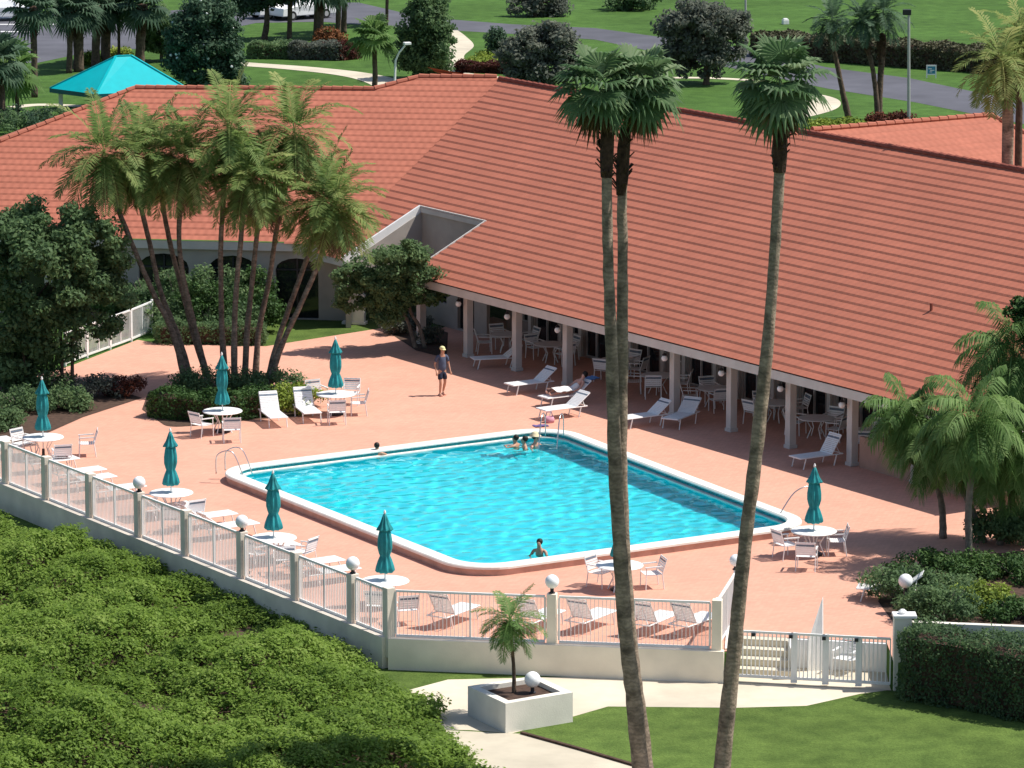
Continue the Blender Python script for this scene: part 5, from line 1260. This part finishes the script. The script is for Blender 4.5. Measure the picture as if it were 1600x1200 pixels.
# shaded tables and chairs under the colonnade
uc = [-126.2, -123.6, -119.6, -116.3, -113.2, -109.9, -107.0, -104.3]
nm = ['far end of the colonnade', 'second shaded bay', 'third shaded bay', 'fourth shaded bay', 'bay behind the palm trunks', 'sixth shaded bay', 'seventh shaded bay', 'bay with the raised lounger']
for k, (u, n_) in enumerate(zip(uc, nm)):
    vv = 81.0+.25*((k*37) % 3-1); p = B(u, vv); place(TA_, p, .2*k, 'round white table in the colonnade shade, '+n_, 'table', G_TA, .92)
    for j, wd in enumerate(['pool side', 'far side', 'wall side', 'near side']):
        if (k+j) % 4 == 3: continue
        a = math.pi/2*j+.35*k+.3; c = p+Vector((math.cos(a), math.sin(a), 0))*.86
        place(CH_, c, a+math.pi/2+random.uniform(-.25, .25), 'white strap chair under the colonnade, %s, chair number %s from the table' % (n_, ['one', 'two', 'three', 'four'][j]) if False else 'white chair on the %s of the shaded table, %s' % (wd, n_), 'chair', G_CH)
place(CH_, P(1322, 1052, LOW), 2.6, 'white strap chair standing on the lower landing behind the gate', 'chair', G_CH)
# ladder rails at the far corner and steps rails at the left corner
def rail(label, pts_list, name='pool_rail'):
    t = empty(name, pts_list[0][0], 0, label, 'pool rail'); o = Vector(pts_list[0][0])
    for pts in pts_list: b = MB(); b.tube(bend([Vector(p)-o for p in pts], 6), .02, 8); b.build('rail', M['chrome'], t, smooth=True)
    return t
a = P(878, 685, CT); b_ = P(872, 690, CT); nin = (P(810, 740, 0)-P(870, 690, 0)).normalized()
rail('bent steel ladder rails at the far corner of the pool', [[a+nin*-.25, a+nin*-.15+Vector((0, 0, .75)), a+nin*.35+Vector((0, 0, .72)), a+nin*.75+Vector((0, 0, -.3))], [a+nin*-.25+Vector((-.6, .1, 0)), a+nin*-.15+Vector((-.6, .1, .75)), a+nin*.35+Vector((-.6, .1, .72)), a+nin*.75+Vector((-.6, .1, -.3))]])
a = P(366, 735, CT); nin = Vector((1, -.2, 0)).normalized()
rail('pair of curved grab rails at the left corner of the pool', [[a+nin*-.3, a+nin*-.25+Vector((0, 0, .6)), a+nin*.25+Vector((0, 0, .7)), a+nin*.6+Vector((0, 0, -.1))], [a+nin*-.3+Vector((-.25, -.55, 0)), a+nin*-.25+Vector((-.25, -.55, .6)), a+nin*.25+Vector((-.25, -.55, .7)), a+nin*.6+Vector((-.25, -.55, -.1))]])
a = P(1250, 805, CT); nin = (P(1190, 812, 0)-P(1250, 805, 0)).normalized()
rail('thin steel handrail at the right corner of the pool', [[a-nin*.2+Vector((.2, .6, 0)), a-nin*.2+Vector((.2, .6, .7)), a+nin*.4+Vector((.2, .6, .6)), a+nin*.9+Vector((.1, .6, -.2))]])
# towels and bags
tw_ = empty('beach_bag', P(858, 660), .3, 'pink and purple beach bag on the deck by the pool ladder', 'bag')
b = MB(); b.lathe([(.0, 0), (.17, .01), (.19, .1), (.15, .2), (.12, .2), (.15, .1), (0, .05)], n=16); b.build('bag', M['pinkcloth'], tw_, smooth=True)
b = MB(); b.tube([(-.13, 0, .19), (-.08, 0, .36), (.08, 0, .36), (.13, 0, .19)], .015, 6); b.build('handle', M['purplecloth'], tw_)
def towel(p, size, rz, m, label, tilt=0):
    b = MB(); nx, ny = 8, 6; vs = [((i/nx-.5)*size[0], (j/ny-.5)*size[1], .012*math.sin(i*1.7)+.01*math.cos(j*2.1)+tilt*(i/nx)) for j in range(ny+1) for i in range(nx+1)]
    vs2 = [(x, y, z+.02) for x, y, z in vs]; k = len(vs); f = [(j*(nx+1)+i, j*(nx+1)+i+1, (j+1)*(nx+1)+i+1, (j+1)*(nx+1)+i) for j in range(ny) for i in range(nx)]
    b.add(vs2, f); b.add(vs, [q[::-1] for q in f]); o = b.build('towel', m, None, smooth=True); o.location = p; o.rotation_euler = (0, 0, rz); return setp(o, label, 'towel')
towel(P(845, 666), (.5, .35), .4, M['purplecloth'], 'folded purple towel lying beside the pink beach bag')
towel(P(97, 733)+Vector((0, 0, .47)), (.45, .4), .3, M['redcloth'], 'red towel on the chair against the left fence')
towel(P(268, 832)+Vector((0, 0, .46)), (.5, .45), .0, M['pinkcloth'], 'lavender pink towel on the chair behind the fence')

# ================================================================== PEOPLE
def skinned(name, joints, edges, m, parent, sub=2):
    """one continuous surface grown round a skeleton: joints = (position, radius)"""
    me = bpy.data.meshes.new(name); me.from_pydata([tuple(j[0]) for j in joints], edges, [])
    o = bpy.data.objects.new(name, me); COL.objects.link(o)
    sk = o.modifiers.new('skin', 'SKIN'); sk.use_smooth_shade = True; sk.branch_smoothing = .4
    for i, j in enumerate(joints):
        r = j[1]; me.skin_vertices[0].data[i].radius = r if hasattr(r, '__len__') else (r, r)
        me.skin_vertices[0].data[i].use_root = (i == 0)
    s = o.modifiers.new('sub', 'SUBSURF'); s.levels = sub; s.render_levels = sub
    bpy.context.view_layer.update()
    ev = o.evaluated_get(bpy.context.evaluated_depsgraph_get()); new = bpy.data.meshes.new_from_object(ev)
    bpy.data.objects.remove(o); new.name = name; new.materials.clear(); new.materials.append(m)
    new.polygons.foreach_set('use_smooth', [True]*len(new.polygons))
    r = bpy.data.objects.new(name, new); COL.objects.link(r); r.parent = parent; return r
def body(parent, m, J, hands=True):
    """J: dict of joint positions: pelvis, chest, neck, head, top, and per side shoulder elbow wrist hip knee ankle toe; missing limbs left off"""
    js, ed, ix = [], [], {}
    def a(n, p, r, par=None):
        js.append((Vector(p), r)); ix[n] = len(js)-1
        if par is not None: ed.append((ix[par], ix[n]))
    a('pelvis', J['pelvis'], (.135, .10)); a('waist', J['waist'], (.125, .095), 'pelvis'); a('chest', J['chest'], (.15, .105), 'waist'); a('neckb', J['neckb'], .065, 'chest'); a('neck', J['neck'], .05, 'neckb')
    a('jaw', J['jaw'], (.066, .075), 'neck'); a('head', J['head'], (.078, .092), 'jaw'); a('crown', J['crown'], (.055, .065), 'head'); 
    if 'nose' in J: a('nose', J['nose'], .016, 'jaw')
    for s in 'lr':
        if 'shoulder'+s in J:
            a('shoulder'+s, J['shoulder'+s], .058, 'neckb'); a('elbow'+s, J['elbow'+s], .038, 'shoulder'+s); a('wrist'+s, J['wrist'+s], .026, 'elbow'+s)
            d = (Vector(J['wrist'+s])-Vector(J['elbow'+s])).normalized(); x, y = orient(d); w = Vector(J['wrist'+s])
            a('palm'+s, w+d*.075, (.034, .018), 'wrist'+s)
            if hands:
                for k, (o2, L) in enumerate([(-.03, .075), (-.01, .09), (.011, .085), (.03, .065)]):
                    a('fa%s%d' % (s, k), w+d*(.085+L*.5)+x*o2+y*.008, .009, 'palm'+s); a('fb%s%d' % (s, k), w+d*(.08+L)+x*o2+y*.025, .0075, 'fa%s%d' % (s, k))
                a('ta'+s, w+d*.07+x*-.048+y*.015, .010, 'palm'+s); a('tb'+s, w+d*.105+x*-.055+y*.028, .008, 'ta'+s)
        if 'hip'+s in J:
            a('hip'+s, J['hip'+s], .088, 'pelvis'); a('knee'+s, J['knee'+s], .056, 'hip'+s); c = Vector(J['knee'+s]).lerp(Vector(J['ankle'+s]), .3)
            a('calf'+s, c, .056, 'knee'+s); a('ankle'+s, J['ankle'+s], .036, 'calf'+s); a('toe'+s, J['toe'+s], (.042, .028), 'ankle'+s)
    o = skinned('body', js, ed, m, parent, 1); o.cycles.is_caustics_receiver = True; return o
def standing(lean=0): pass
# walking man: faces left and slightly away from us, mid stride
pm = empty('person', P(691, 618), R(205), 'man in a pale cap, dark top and dark shorts walking across the deck', 'person')
J = dict(pelvis=(0, 0, .93), waist=(0, .01, 1.08), chest=(0, .0, 1.28), neckb=(0, -.01, 1.44), neck=(0, .015, 1.51), jaw=(0, .045, 1.575), head=(0, .03, 1.65), crown=(0, .02, 1.72), nose=(0, .125, 1.60),
  shoulderl=(.185, -.01, 1.40), elbowl=(.25, -.07, 1.13), wristl=(.25, .05, .89), shoulderr=(-.185, -.01, 1.40), elbowr=(-.25, .0, 1.13), wristr=(-.26, .12, .90),
  hipl=(.09, .0, .86), kneel=(.10, .10, .49), anklel=(.10, .03, .09), toel=(.11, .17, .035), hipr=(-.09, .0, .86), kneer=(-.095, .03, .48), ankler=(-.09, -.13, .12), toer=(-.10, .0, .035))
body(pm, M['skin'], J)
V3 = Vector
skinned('shirt', [(V3((0, 0, .82)), (.17, .13)), (V3((0, .01, 1.05)), (.16, .125)), (V3((0, 0, 1.28)), (.175, .125)), (V3((0, -.01, 1.42)), (.09, .08)), (V3((.18, -.01, 1.40)), .078), (V3((.235, -.055, 1.19)), .062), (V3((-.18, -.01, 1.40)), .078), (V3((-.235, .0, 1.19)), .062)],
   [(0, 1), (1, 2), (2, 3), (3, 4), (4, 5), (3, 6), (6, 7)], M['shirt'], pm, 1)
skinned('shorts', [(V3((0, 0, .95)), (.16, .12)), (V3((0, 0, .88)), (.165, .12)), (V3((.09, .0, .82)), .11), (V3((.105, .08, .56)), .092), (V3((-.09, .0, .82)), .11), (V3((-.10, .02, .55)), .092)], [(0, 1), (1, 2), (2, 3), (1, 4), (4, 5)], M['navy'], pm, 1)
b = MB(); b.ball((0, .02, 1.70), .105, 14, 8, sq=(.92, 1.08, .75)); b.add([(-.075, .09, 1.69), (.075, .09, 1.69), (.06, .2, 1.665), (-.06, .2, 1.665), (-.075, .09, 1.68), (.075, .09, 1.68), (.06, .2, 1.655), (-.06, .2, 1.655)], [(0, 1, 2, 3), (7, 6, 5, 4), (2, 6, 7, 3), (1, 5, 6, 2), (3, 7, 4, 0)]); b.build('cap', M['hat'], pm, smooth=True)
for s in (-1, 1):
    tx = J['toel' if s > 0 else 'toer']; an = J['anklel' if s > 0 else 'ankler']; b = MB(); b.tube([(an[0], an[1]-.06, tx[2]-.005), (tx[0], tx[1]+.03, tx[2]-.005)], [.048, .05], 8); b.build('shoe', M['skin2'], pm, smooth=True)
b = MB(); 
for s in (-1, 1): b.ball((s*.032, .112, 1.645), .011, 6, 4)
b.build('eyes', M['hair'], pm)
# sunbather on a lounger: head to the right
ps = empty('person', L_A.location.copy(), ROT_V, 'dark haired sunbather lying on a lounger under a white towel at the shade edge', 'person')
J = dict(pelvis=(1.2, 0, .49), waist=(1.34, 0, .57), chest=(1.5, 0, .70), neckb=(1.62, 0, .80), neck=(1.67, 0, .86), jaw=(1.70, 0, .92), head=(1.75, 0, .985), crown=(1.79, 0, 1.04), nose=(1.63, 0, .97),
  shoulderl=(1.58, .19, .78), elbowl=(1.34, .27, .62), wristl=(1.16, .15, .62), shoulderr=(1.58, -.19, .78), elbowr=(1.36, -.28, .58), wristr=(1.12, -.26, .5),
  hipl=(1.1, .09, .48), kneel=(.68, .12, .60), anklel=(.28, .11, .44), toel=(.20, .12, .56), hipr=(1.1, -.09, .48), kneer=(.66, -.13, .50), ankler=(.24, -.13, .43), toer=(.16, -.15, .54))
body(ps, M['skin2'], J)
b = MB(); b.ball((1.77, 0, 1.0), .115, 12, 8, sq=(.9, .85, 1.0)); b.build('hair', M['hair'], ps, smooth=True)
skinned('swimsuit', [(V3((1.12, 0, .50)), (.15, .12)), (V3((1.22, 0, .52)), (.155, .125)), (V3((1.36, 0, .60)), (.14, .115)), (V3((1.5, 0, .70)), (.16, .12))], [(0, 1), (1, 2), (2, 3)], M['towel'], ps, 1)
b = MB(); n = 9
for i in range(n):
    pass
vs = [(x, y, .60+.06*math.cos(y*3.5)-.05*abs(y)/.35+.015*math.sin(x*22)) for x in np.linspace(.35, 1.1, 10) for y in np.linspace(-.36, .36, 7)]
f = [(i*7+j, i*7+j+1, (i+1)*7+j+1, (i+1)*7+j) for i in range(9) for j in range(6)]
b.add(vs, f); b.add([(x, y, z-.02) for x, y, z in vs], [q[::-1] for q in f])
o = b.build('towel', M['towel'], None, smooth=True); o.location = ps.location; o.rotation_euler = ps.rotation_euler; setp(o, 'white towel draped over the legs of the sunbather', 'towel')
towel(L_A.location+V*2.05+Vector((0, 0, .80)), (.34, .5), ROT_V, M['bluecloth'], 'pale blue towel over the head end of the sunbather lounger', .05)
# swimmers: upper bodies out of the water
def swimmer(px, rz, label, skin='skin', hair='hair', depth=.0, arms='fold', hat=None, zoff=-1.28):
    p = P(*px, WL); t = empty('person', p, rz, label, 'person'); z = zoff
    Q = lambda x, y, h: (x, y, h+z)
    J = dict(pelvis=Q(0, -.05, .93), waist=Q(0, -.03, 1.08), chest=Q(0, 0, 1.28), neckb=Q(0, -.01, 1.44), neck=Q(0, .015, 1.51), jaw=Q(0, .045, 1.575), head=Q(0, .03, 1.65), crown=Q(0, .02, 1.72), nose=Q(0, .125, 1.60))
    for s, sg in (('l', 1), ('r', -1)):
        J['shoulder'+s] = Q(sg*.185, -.01, 1.40)
        if arms == 'fold': J['elbow'+s] = Q(sg*.30, .16, 1.33); J['wrist'+s] = Q(sg*.10, .33, 1.36)
        elif arms == 'wide': J['elbow'+s] = Q(sg*.40, .08, 1.30); J['wrist'+s] = Q(sg*.58, .22, 1.27)
        else: J['elbow'+s] = Q(sg*.28, .10, 1.18); J['wrist'+s] = Q(sg*.18, .30, 1.12)
    body(t, M[skin], J)
    b = MB(); b.ball(Q(0, -.012, 1.675), .108, 12, 8, sq=(.88, .95, .92)); b.build('hair', M[hair], t, smooth=True)
    if hat:
        b = MB(); b.lathe([(.21, 1.70+z), (.2, 1.72+z), (.115, 1.73+z), (.105, 1.82+z), (.05, 1.85+z), (0, 1.85+z)], n=20); b.build('sun_hat', M[hat], t, smooth=True)
    b = MB()
    for s in (-1, 1): b.ball(Q(s*.032, .112, 1.645), .011, 6, 4)
    b.build('eyes', M['hair'], t)
    return t
swimmer((589, 713), R(-10), 'dark haired swimmer leaning on the far left edge of the pool', zoff=-1.30)
swimmer((806, 698), R(60), 'dark haired swimmer, left of the pair at the far pool corner', arms='fold', zoff=-1.36)
swimmer((820, 700), R(100), 'brown skinned swimmer, middle of the group at the far pool corner', arms='low', zoff=-1.36)
swimmer((836, 697), R(-120), 'swimmer in a wide straw hat at the far pool corner', skin='skin2', hat='straw', arms='wide', zoff=-1.36)
swimmer((843, 866), R(160), 'lone dark haired swimmer near the front edge of the pool', zoff=-1.30, arms='low')

# ================================================================== LIGHT AND CAMERA
w = bpy.data.worlds.new('World'); SC.world = w; w.use_nodes = True
nt = w.node_tree; bg = nt.nodes['Background']; sky = nt.nodes.new('ShaderNodeTexSky'); sky.sky_type = 'NISHITA'; sky.sun_disc = False
SUN_EL, SUN_AZ = R(57), R(84)                                # azimuth clockwise from +Y
sky.sun_elevation = SUN_EL; sky.sun_rotation = SUN_AZ
nt.links.new(sky.outputs[0], bg.inputs[0]); bg.inputs[1].default_value = .105
sl = bpy.data.lights.new('sun', 'SUN'); sl.energy = 5.0; sl.angle = R(.53); sl.color = (1.0, .955, .88)
sl.cycles.is_caustics_light = True
so = bpy.data.objects.new('sun', sl); COL.objects.link(so)
sd = Vector((math.sin(SUN_AZ)*math.cos(SUN_EL), math.cos(SUN_AZ)*math.cos(SUN_EL), math.sin(SUN_EL)))
so.rotation_euler = sd.to_track_quat('Z', 'Y').to_euler(); so.location = (60, 100, 80)
cd = bpy.data.cameras.new('camera'); cam = bpy.data.objects.new('camera', cd); COL.objects.link(cam); SC.camera = cam
cd.sensor_fit = 'HORIZONTAL'; cd.sensor_width = 36; cd.lens = FOC/1600*36; cd.clip_start = 1; cd.clip_end = 6000
cam.location = EYE; cam.rotation_euler = (math.pi/2-TH, 0, 0)
SC.view_settings.view_transform = 'Standard'; SC.view_settings.look = 'None'; SC.view_settings.exposure = .32; SC.view_settings.gamma = 1
SC.render.film_transparent = False
SC.cycles.max_bounces = 8; SC.cycles.transparent_max_bounces = 16
